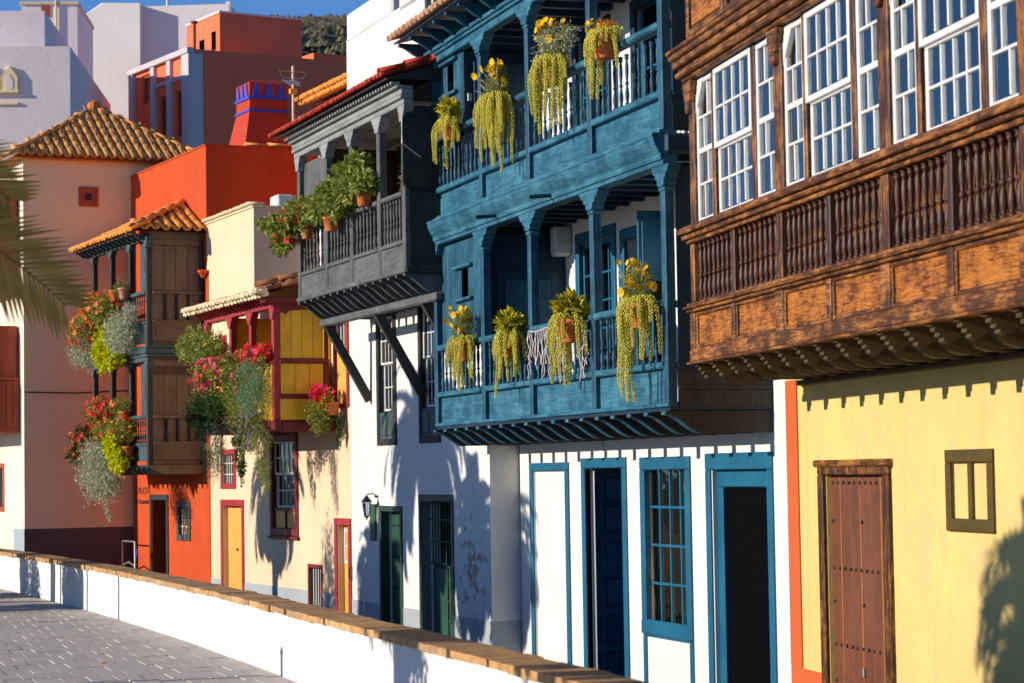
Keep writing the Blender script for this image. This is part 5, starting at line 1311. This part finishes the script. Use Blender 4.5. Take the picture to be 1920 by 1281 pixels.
shrubby(H3, 'mandevilla_plant', 'largest green bushy plant in dark terracotta pot, nearer half of grey balcony', (1.5, 1.2, 5.32), b3, 1900, 'leaf_green', .088,
        [('petal_red', 8, b3, .06), ('petal_orange', 14, [((2.35, 1.2, 5.78), (.12, .1, .08))], .04)], [((1.45, 1.2, 5.16), .11, .2, 'terracotta')], GRP, .42, extra=[('leaf_olive', 1000, b3, .10, .42)])
b4 = [((.62, .75, 5.45), (.28, .15, .35))]
shrubby(H3, 'willowy_plant', 'yellow green willowy plant behind the near bay of grey balcony', (.62, .75, 5.1), b4, 1300, 'leaf_olive', .07, [], [((.62, .75, 4.85), .13, .26, 'terracotta')], GRP, .25)

# --- plants massed on the vermilion house balcony
GV = 'plants massed on the vermilion house balcony'
def R_(s, o_, z, rs, ro, rz): return ((s, o_, z), (rs * 1.08, ro * 1.1, rz * 1.1))
b = [R_(3.3, 1.40, 4.42, .40, .30, .34), R_(3.0, 1.3, 4.88, .45, .28, .28), R_(2.3, 1.3, 4.82, .45, .26, .30)]
shrubby(H5, 'trumpet_flower_plant', 'mass of orange and scarlet flowers spilling over the top left of dark balcony', (2.9, 1.2, 4.7), b, 3000, 'leaf_green', .06,
        [('petal_orange', 170, b, .055), ('petal_red', 90, b[:2], .055)], [((2.0, 1.18, 4.98), .11, .2, 'terracotta')], GV, extra=[('leaf_olive', 900, b, .06, .4)])
b = [R_(3.1, 1.5, 4.02, .42, .28, .26), R_(2.9, 1.4, 3.90, .3, .2, .16)]
shrubby(H5, 'silver_trailing_bush', 'small silvery bush hanging at the far left of upper dark balcony', (3.1, 1.25, 4.1), b, 2600, 'leaf_silver', .034, group=GV, asp=.6)
b = [R_(1.75, 1.42, 4.18, .30, .20, .26), R_(1.85, 1.4, 3.92, .34, .2, .20), R_(1.45, 1.35, 3.85, .28, .18, .14)]
shrubby(H5, 'lime_foliage_plant', 'lime yellow leaves hanging beneath orange flowers on upper dark balcony', (1.7, 1.2, 4.3), b, 1500, 'leaf_lime', .09, group=GV, asp=.55)
b = [R_(.95, 1.38, 4.30, .48, .27, .36), R_(.6, 1.3, 4.62, .2, .14, .2)]
shrubby(H5, 'silver_trailing_bush', 'round silvery grey bush hanging below the rail of upper dark balcony', (.95, 1.2, 4.4), b, 5200, 'leaf_silver', .034, group=GV, asp=.6)
b = [R_(1.45, 1.2, 5.2, .2, .14, .12)]
shrubby(H5, 'potted_rosemary', 'pink clay pot with feathery herb on the upper dark balcony rail', (1.32, 1.2, 5.1), b, 500, 'leaf_olive', .06, [], [((1.3, 1.2, 4.97), .12, .2, 'terracotta_pink')], GV, .2)
b = [R_(2.75, 1.25, 2.98, .38, .2, .16), R_(3.2, 1.25, 2.86, .2, .16, .14)]
shrubby(H5, 'geranium_pot', 'bright red geraniums in clay pots on the lower dark balcony rail', (2.8, 1.2, 2.8), b, 700, 'leaf_green', .07,
        [('petal_red', 150, b, .05)], [((3.05, 1.2, 2.66), .10, .18, 'terracotta'), ((2.5, 1.2, 2.66), .10, .18, 'terracotta')], GV)
b = [R_(1.75, 1.2, 2.95, .22, .15, .14), R_(1.4, 1.2, 2.98, .2, .15, .12)]
shrubby(H5, 'potted_rosemary', 'clay pot with green herb and orange blooms on the lower dark balcony rail', (1.6, 1.2, 2.8), b, 700, 'leaf_olive', .06,
        [('petal_orange', 26, b[:1], .05)], [((1.35, 1.2, 2.66), .11, .19, 'terracotta')], GV, .22)
b = [R_(3.4, 1.38, 2.36, .38, .28, .26), R_(3.6, 1.45, 2.06, .3, .22, .18)]
shrubby(H5, 'trumpet_flower_plant', 'dark leaved orange red flowers at far left of lower dark balcony', (3.4, 1.2, 2.4), b, 1500, 'leaf_dark', .055,
        [('petal_orange', 60, b, .05), ('petal_red', 60, b, .05), ('petal_yellow', 8, b, .04)], group=GV)
b = [R_(2.1, 1.32, 2.46, .45, .22, .22), R_(1.2, 1.3, 2.48, .42, .22, .26)]
shrubby(H5, 'mixed_flower_plant', 'yellow green mixed blooms below the lower dark balcony rail', (1.6, 1.2, 2.5), b, 2200, 'leaf_olive', .055,
        [('petal_yellow', 50, b, .028), ('petal_orange', 40, b, .032), ('petal_red', 26, b, .05)], [((.95, 1.25, 2.02), .11, .17, 'terracotta')], GV, extra=[('leaf_gold', 700, b, .045, .5)])
b = [R_(1.35, 1.38, 2.22, .30, .18, .22), R_(1.15, 1.36, 1.96, .24, .16, .18)]
shrubby(H5, 'lime_foliage_plant', 'lime yellow leaves hanging beside the grey green posts of lower balcony', (1.3, 1.2, 2.3), b, 1100, 'leaf_lime', .09, group=GV, asp=.55)
b = [R_(2.1, 1.50, 1.72, .60, .36, .46), R_(2.3, 1.45, 2.1, .45, .28, .26), R_(1.8, 1.45, 1.45, .5, .3, .28)]
t = shrubby(H5, 'silver_trailing_bush', 'largest silver grey bush hanging under the lower dark balcony', (2.1, 1.25, 2.1), b, 11000, 'leaf_silver', .034, group=GV, asp=.6)
v, f = leaves(220, [((-.25 - .02 * k, .2 - .01 * k, -1.0 - .045 * k), (.03, .03, .03)) for k in range(7)], .035, .6); np_mesh('trailing_stem', v, f, 'leaf_silver', t)['kind'] = 'stuff'

# --- plants massed on the yellow balcony
GC = 'plants massed on the yellow balcony'
b = [R_(4.05, 1.25, 3.82, .45, .30, .24), R_(3.6, 1.2, 3.62, .4, .24, .22), R_(4.5, 1.3, 3.7, .28, .2, .14)]
shrubby(H4, 'leafy_shrub', 'loose green shrub reaching left at the top of yellow balcony', (3.9, 1.1, 3.6), b, 2600, 'leaf_green', .06, [('petal_purple', 18, b, .03), ('petal_orange', 10, b, .03)], group=GC, extra=[('leaf_fern', 900, b, .055, .4)])
b = [R_(3.35, 1.3, 3.28, .38, .24, .26), R_(2.9, 1.25, 3.36, .3, .2, .16)]
shrubby(H4, 'bougainvillea_plant', 'hot pink bougainvillea blooms amid leaves, left on yellow balcony', (3.2, 1.1, 3.3), b, 1900, 'leaf_green', .06, [('petal_pink', 140, b, .05), ('petal_red', 60, b, .045)], group=GC)
b = [R_(3.5, 1.32, 2.66, .42, .28, .32), R_(3.0, 1.25, 2.75, .35, .22, .24)]
shrubby(H4, 'dark_trailing_bush', 'dark green dense bush hanging below the pink blooms', (3.3, 1.1, 2.9), b, 3800, 'leaf_dark', .055, [('petal_purple', 12, b, .03)], group=GC)
b = [R_(3.3, 1.25, 2.12, .28, .18, .32), R_(3.5, 1.22, 1.80, .18, .12, .26), R_(3.0, 1.2, 1.95, .12, .10, .3)]
shrubby(H4, 'asparagus_fern', 'feathery green fern trailing down at left below yellow balcony', (3.3, 1.1, 2.5), b, 2800, 'leaf_teal', .05, group=GC, asp=.12, droop=.9)
b = [R_(2.2, 1.2, 3.28, .42, .22, .26), R_(1.7, 1.18, 3.12, .35, .2, .22)]
shrubby(H4, 'mixed_flower_plant', 'olive leaves with red and yellow blooms in the middle of yellow balcony', (2.1, 1.1, 3.3), b, 2000, 'leaf_olive', .06, [('petal_red', 50, b, .04), ('petal_yellow', 22, [R_(2.45, 1.25, 3.36, .08, .08, .1)], .04), ('petal_pink', 20, b, .04)], group=GC, extra=[('leaf_green', 800, b, .06, .4)])
b = [R_(2.0, 1.18, 2.68, .3, .18, .30), R_(2.25, 1.2, 2.9, .2, .15, .18)]
shrubby(H4, 'lime_fern', 'bright green feathery clump in the centre of yellow balcony', (2.0, 1.1, 2.9), b, 1700, 'leaf_fern', .055, group=GC, asp=.2, extra=[('leaf_green', 700, b, .05, .3)])
b = [R_(1.3, 1.14, 3.50, .4, .18, .12), R_(1.0, 1.1, 3.52, .24, .15, .10)]
shrubby(H4, 'geranium_pot', 'crimson flowers along the top rail at the right of yellow balcony', (1.2, 1.05, 3.42), b, 500, 'leaf_olive', .05, [('petal_red', 120, b, .05), ('petal_pink', 40, b, .045)], group=GC)
b = [R_(1.05, 1.22, 3.14, .36, .24, .30), R_(1.1, 1.22, 2.80, .34, .24, .28), R_(1.5, 1.2, 2.9, .24, .16, .2)]
shrubby(H4, 'asparagus_fern', 'large blue green feathery fern at the right of yellow balcony', (1.1, 1.05, 3.3), b, 5200, 'leaf_teal', .055, group=GC, asp=.14, droop=.5)
b = [R_(1.4, 1.18, 2.42, .42, .2, .24), R_(1.75, 1.15, 2.2, .25, .14, .22)]
shrubby(H4, 'lobelia_plant', 'trailing plant with tiny purple flowers under the blue green fern', (1.4, 1.05, 2.6), b, 1500, 'leaf_olive', .045, [('petal_purple', 210, b, .022)], group=GC, extra=[('leaf_dark', 500, b, .05, .4)])
b = [R_(1.0, 1.14, 2.12, .25, .15, .26), R_(.95, 1.12, 1.78, .17, .1, .24), R_(.85, 1.1, 1.5, .09, .06, .18)]
shrubby(H4, 'asparagus_fern', 'yellow green feathery tail hanging in front of the barred sash window', (1.0, 1.05, 2.4), b, 2700, 'leaf_fern', .045, group=GC, asp=.16, droop=.9)
b = [R_(2.1, 1.15, 1.95, .07, .06, .22), R_(2.25, 1.15, 2.2, .08, .06, .2), R_(1.95, 1.15, 1.72, .05, .05, .15)]
shrubby(H4, 'dark_trailing_vine', 'thin dark vine dangling below the middle of yellow balcony', (2.1, 1.05, 2.4), b, 420, 'leaf_dark', .05, group=GC, droop=.9)
b = [R_(.45, .36, 2.58, .22, .20, .20), R_(.4, .34, 2.42, .15, .14, .14)]
t = shrubby(H4, 'window_geranium', 'pink and red geranium basket hung by the small window right of yellow balcony', (.42, .2, 2.72), b, 1500, 'leaf_fern', .045, [('petal_pink', 36, [R_(.45, .34, 2.88, .2, .16, .10)], .045), ('petal_red', 30, [R_(.4, .34, 2.84, .2, .16, .08)], .045)], [((.30, .2, 2.52), .12, .2, 'terracotta')], extra=[('leaf_gold', 160, [R_(.3, .3, 2.75, .1, .1, .14)], .08, .3)])
b = [R_(.2, .12, 2.45 - .1 * k, .05, .04, .08) for k in range(4)]
shrubby(H4, 'dry_trailing_vine', 'thin brown vine trailing down the cream wall beside the geranium basket', (.2, .1, 2.6), b, 160, 'leaf_dark', .035, droop=.9)

# ------------------------------------------------------------------ metal stand
ms = thing('metal_stand', H5.w(4.25, .3, G), 'thin pale metal tube stand in front of the vermilion house', 'stand', rotz=math.pi / 2 + H5.a)
MB().tube([(-.45, 0, 0), (-.45, 0, 1.29)], .018, 6).build('upright', 'pale_metal', ms)
MB().tube([(.45, .0, 0), (.45, .0, 1.29)], .018, 6).build('upright', 'pale_metal', ms)
for z in (1.29, .80): MB().tube([(-.45, 0, z), (0, 0, z + (.0 if z > 1 else .08)), (.45, 0, z)], .016, 6).build('cross_tube', 'pale_metal', ms)
MB().tube([(-.52, .0, .95), (-.62, .0, 1.15)], .02, 6).build('grip', 'cobalt', ms)
MB().tube([(.45, .0, .8), (.52, .0, 1.0)], .012, 6).build('hook', 'pale_metal', ms)

# ------------------------------------------------------------------ palms and shrubs of the promenade (their shade falls on the facades)
def frond(root_p, az, el, ln, droop, nl, ll, width=.06, curve=None):
    p = Vector(root_p); V = []; F = []; steps = 14; pts = [p.copy()]
    h = Vector((math.cos(az), math.sin(az), 0)); e = el
    if curve:
        c0, c1, c2 = (Vector(q) for q in curve)
        pts = [c0.lerp(c1, k / steps).lerp(c1.lerp(c2, k / steps), k / steps) for k in range(steps + 1)]
    else:
        for k in range(steps):
            p = p + (h * math.cos(e) + Vector((0, 0, math.sin(e)))) * ln / steps; pts.append(p.copy()); e -= droop / steps * (1 + k / steps)
    side = h.cross(Vector((0, 0, 1))) if not curve else Vector((.45, -.3, .85)).normalized()
    for k in range(nl):
        t = .12 + .88 * k / nl; i = min(steps - 1, int(t * steps)); q = pts[i].lerp(pts[i + 1], t * steps - i); d = (pts[i + 1] - pts[i]).normalized()
        n_ = side.cross(d).normalized()
        L = ll * (math.sin(math.pi * min(1, .15 + t * .85)) ** .5 * .8 + .2) * random.uniform(.9, 1.1)
        for sg in (-1, 1):
            u = (side * sg * .9 + d * (.55 + .5 * t) + n_ * .18).normalized(); wv = d * width / 2
            mid = q + u * L * .5 + Vector((0, 0, -.02)); tip = q + u * L + Vector((0, 0, -.12 * L))
            b0 = len(V); V += [q - wv * .5, q + wv * .5, mid + wv, mid - wv, tip]; F += [(b0, b0 + 1, b0 + 2, b0 + 3), (b0 + 3, b0 + 2, b0 + 4)]
    mb = MB(); mb.add(V, F); mb.tube(pts, [.022 * (1 - .85 * k / steps) for k in range(steps + 1)], 5)
    return mb
def palm(loc, trunk_h, tr, n, ln, label, fronds=None, ll=.38, seed=1):
    random.seed(seed)
    t = thing('palm_tree', loc, label, 'palm tree', 'palms along the promenade')
    pts = [(.03 * math.sin(k), .03 * math.cos(k * 1.3), trunk_h * k / 8) for k in range(9)]
    MB().tube(pts, [tr * (1.15 - .25 * k / 8 + .05 * (k % 2)) for k in range(9)], 10).build('trunk', 'bark', t)
    for k in range(n):
        az = 2.399 * k + random.uniform(-.2, .2); el = 1.25 - 1.5 * k / n + random.uniform(-.1, .1)
        L = ln * random.uniform(.85, 1.05)
        frond((0, 0, trunk_h - .05 + .1 * (1 - k / n)), az, el, L, 1.3 + .5 * random.random(), 62, ll).build('frond', 'leaf_frond', t)
    for cv in (fronds or []): frond((0, 0, 0), .1, 0, 1, 1, 64, ll, .042, cv).build('frond', 'leaf_frond', t)
    return t
palm((-1.15, 11.75, 0), 2.95, .14, 9, 1.5, 'nearest promenade palm whose frond tip hangs in at the left edge', [((0, 0, 2.95), (1.75, .25, 3.35), (2.60, .36, 2.48)), ((0, 0, 3.0), (1.5, .2, 3.75), (2.32, .36, 3.02))], .48, 5)
palm((1.0, 39.1, 0), 3.6, .15, 34, 1.9, 'promenade palm that shades the cream house', seed=3)
palm((.0, 31.6, 0), 4.6, .16, 60, 2.4, 'tall promenade palm that shades the white house with green doors', seed=9)
palm((-.6, 14.9, 0), 3.1, .2, 36, 1.6, 'squat promenade palm that shades the lemon house', ll=.5, seed=11)
palm((1.2, 30.2, 0), 1.1, .12, 26, .95, 'dwarf promenade palm close to the boundary wall', ll=.3, seed=13)
palm((.2, 29.6, 0), 3.3, .16, 44, 1.7, 'promenade palm whose shade falls beside the barred gate', seed=17)
palm((.3, 34.0, 0), 2.6, .14, 36, 1.3, 'short promenade palm that shades the wall by the lantern', seed=19)
random.seed(21)
for loc, h, w_, lab in (((0, 36.35, 0), 3.5, .38, 'slim columnar shrub that shades the cream house'), ((0, 33.75, 0), 3.4, .34, 'slim columnar shrub that shades the wall by the lantern'), ((-.6, 14.6, 0), 1.9, .5, 'low bush at the foot of the squat palm'), ((.5, 33.0, 0), 1.5, .5, 'low bush opposite the boundary wall')):
    t = thing('promenade_shrub', loc, lab, 'shrub', 'shrubs along the promenade')
    MB().tube([(0, 0, 0), (.02, 0, h * .8)], [.05, .02], 7).build('stem', 'bark', t)
    v, f = leaves(4200, [((0, 0, h * .55), (w_, w_, h * .45)), ((.05, .05, h * .3), (w_ * 1.05, w_ * 1.05, h * .28))], .09, .5, 0); np_mesh('foliage', v, f, 'leaf_shrub', t)['kind'] = 'stuff'
for k, (x, y, h) in enumerate(((1.95, 27.0, 1.45), (2.2, 29.1, 1.2), (2.4, 31.0, 1.2), (1.2, 18.7, 1.0))):
    t = thing('timber_stake', (x, y, 0), ('stake casting the single line shadow on the white wall', 'stake casting a line shadow beside the dwarf palm', 'far stake casting a thin shadow on the wall', 'stake whose shadow crosses the paving at the bottom edge')[k], 'stake', 'stakes along the promenade')
    MB().tube([(0, 0, 0), (0, 0, h)], .045, 8).build('post', 'umber_board', t)
    MB().lathe([(.06, 0), (.06, .03), (.02, .06)], 0, 0, 8, h).build('post_cap', 'zinc', t)
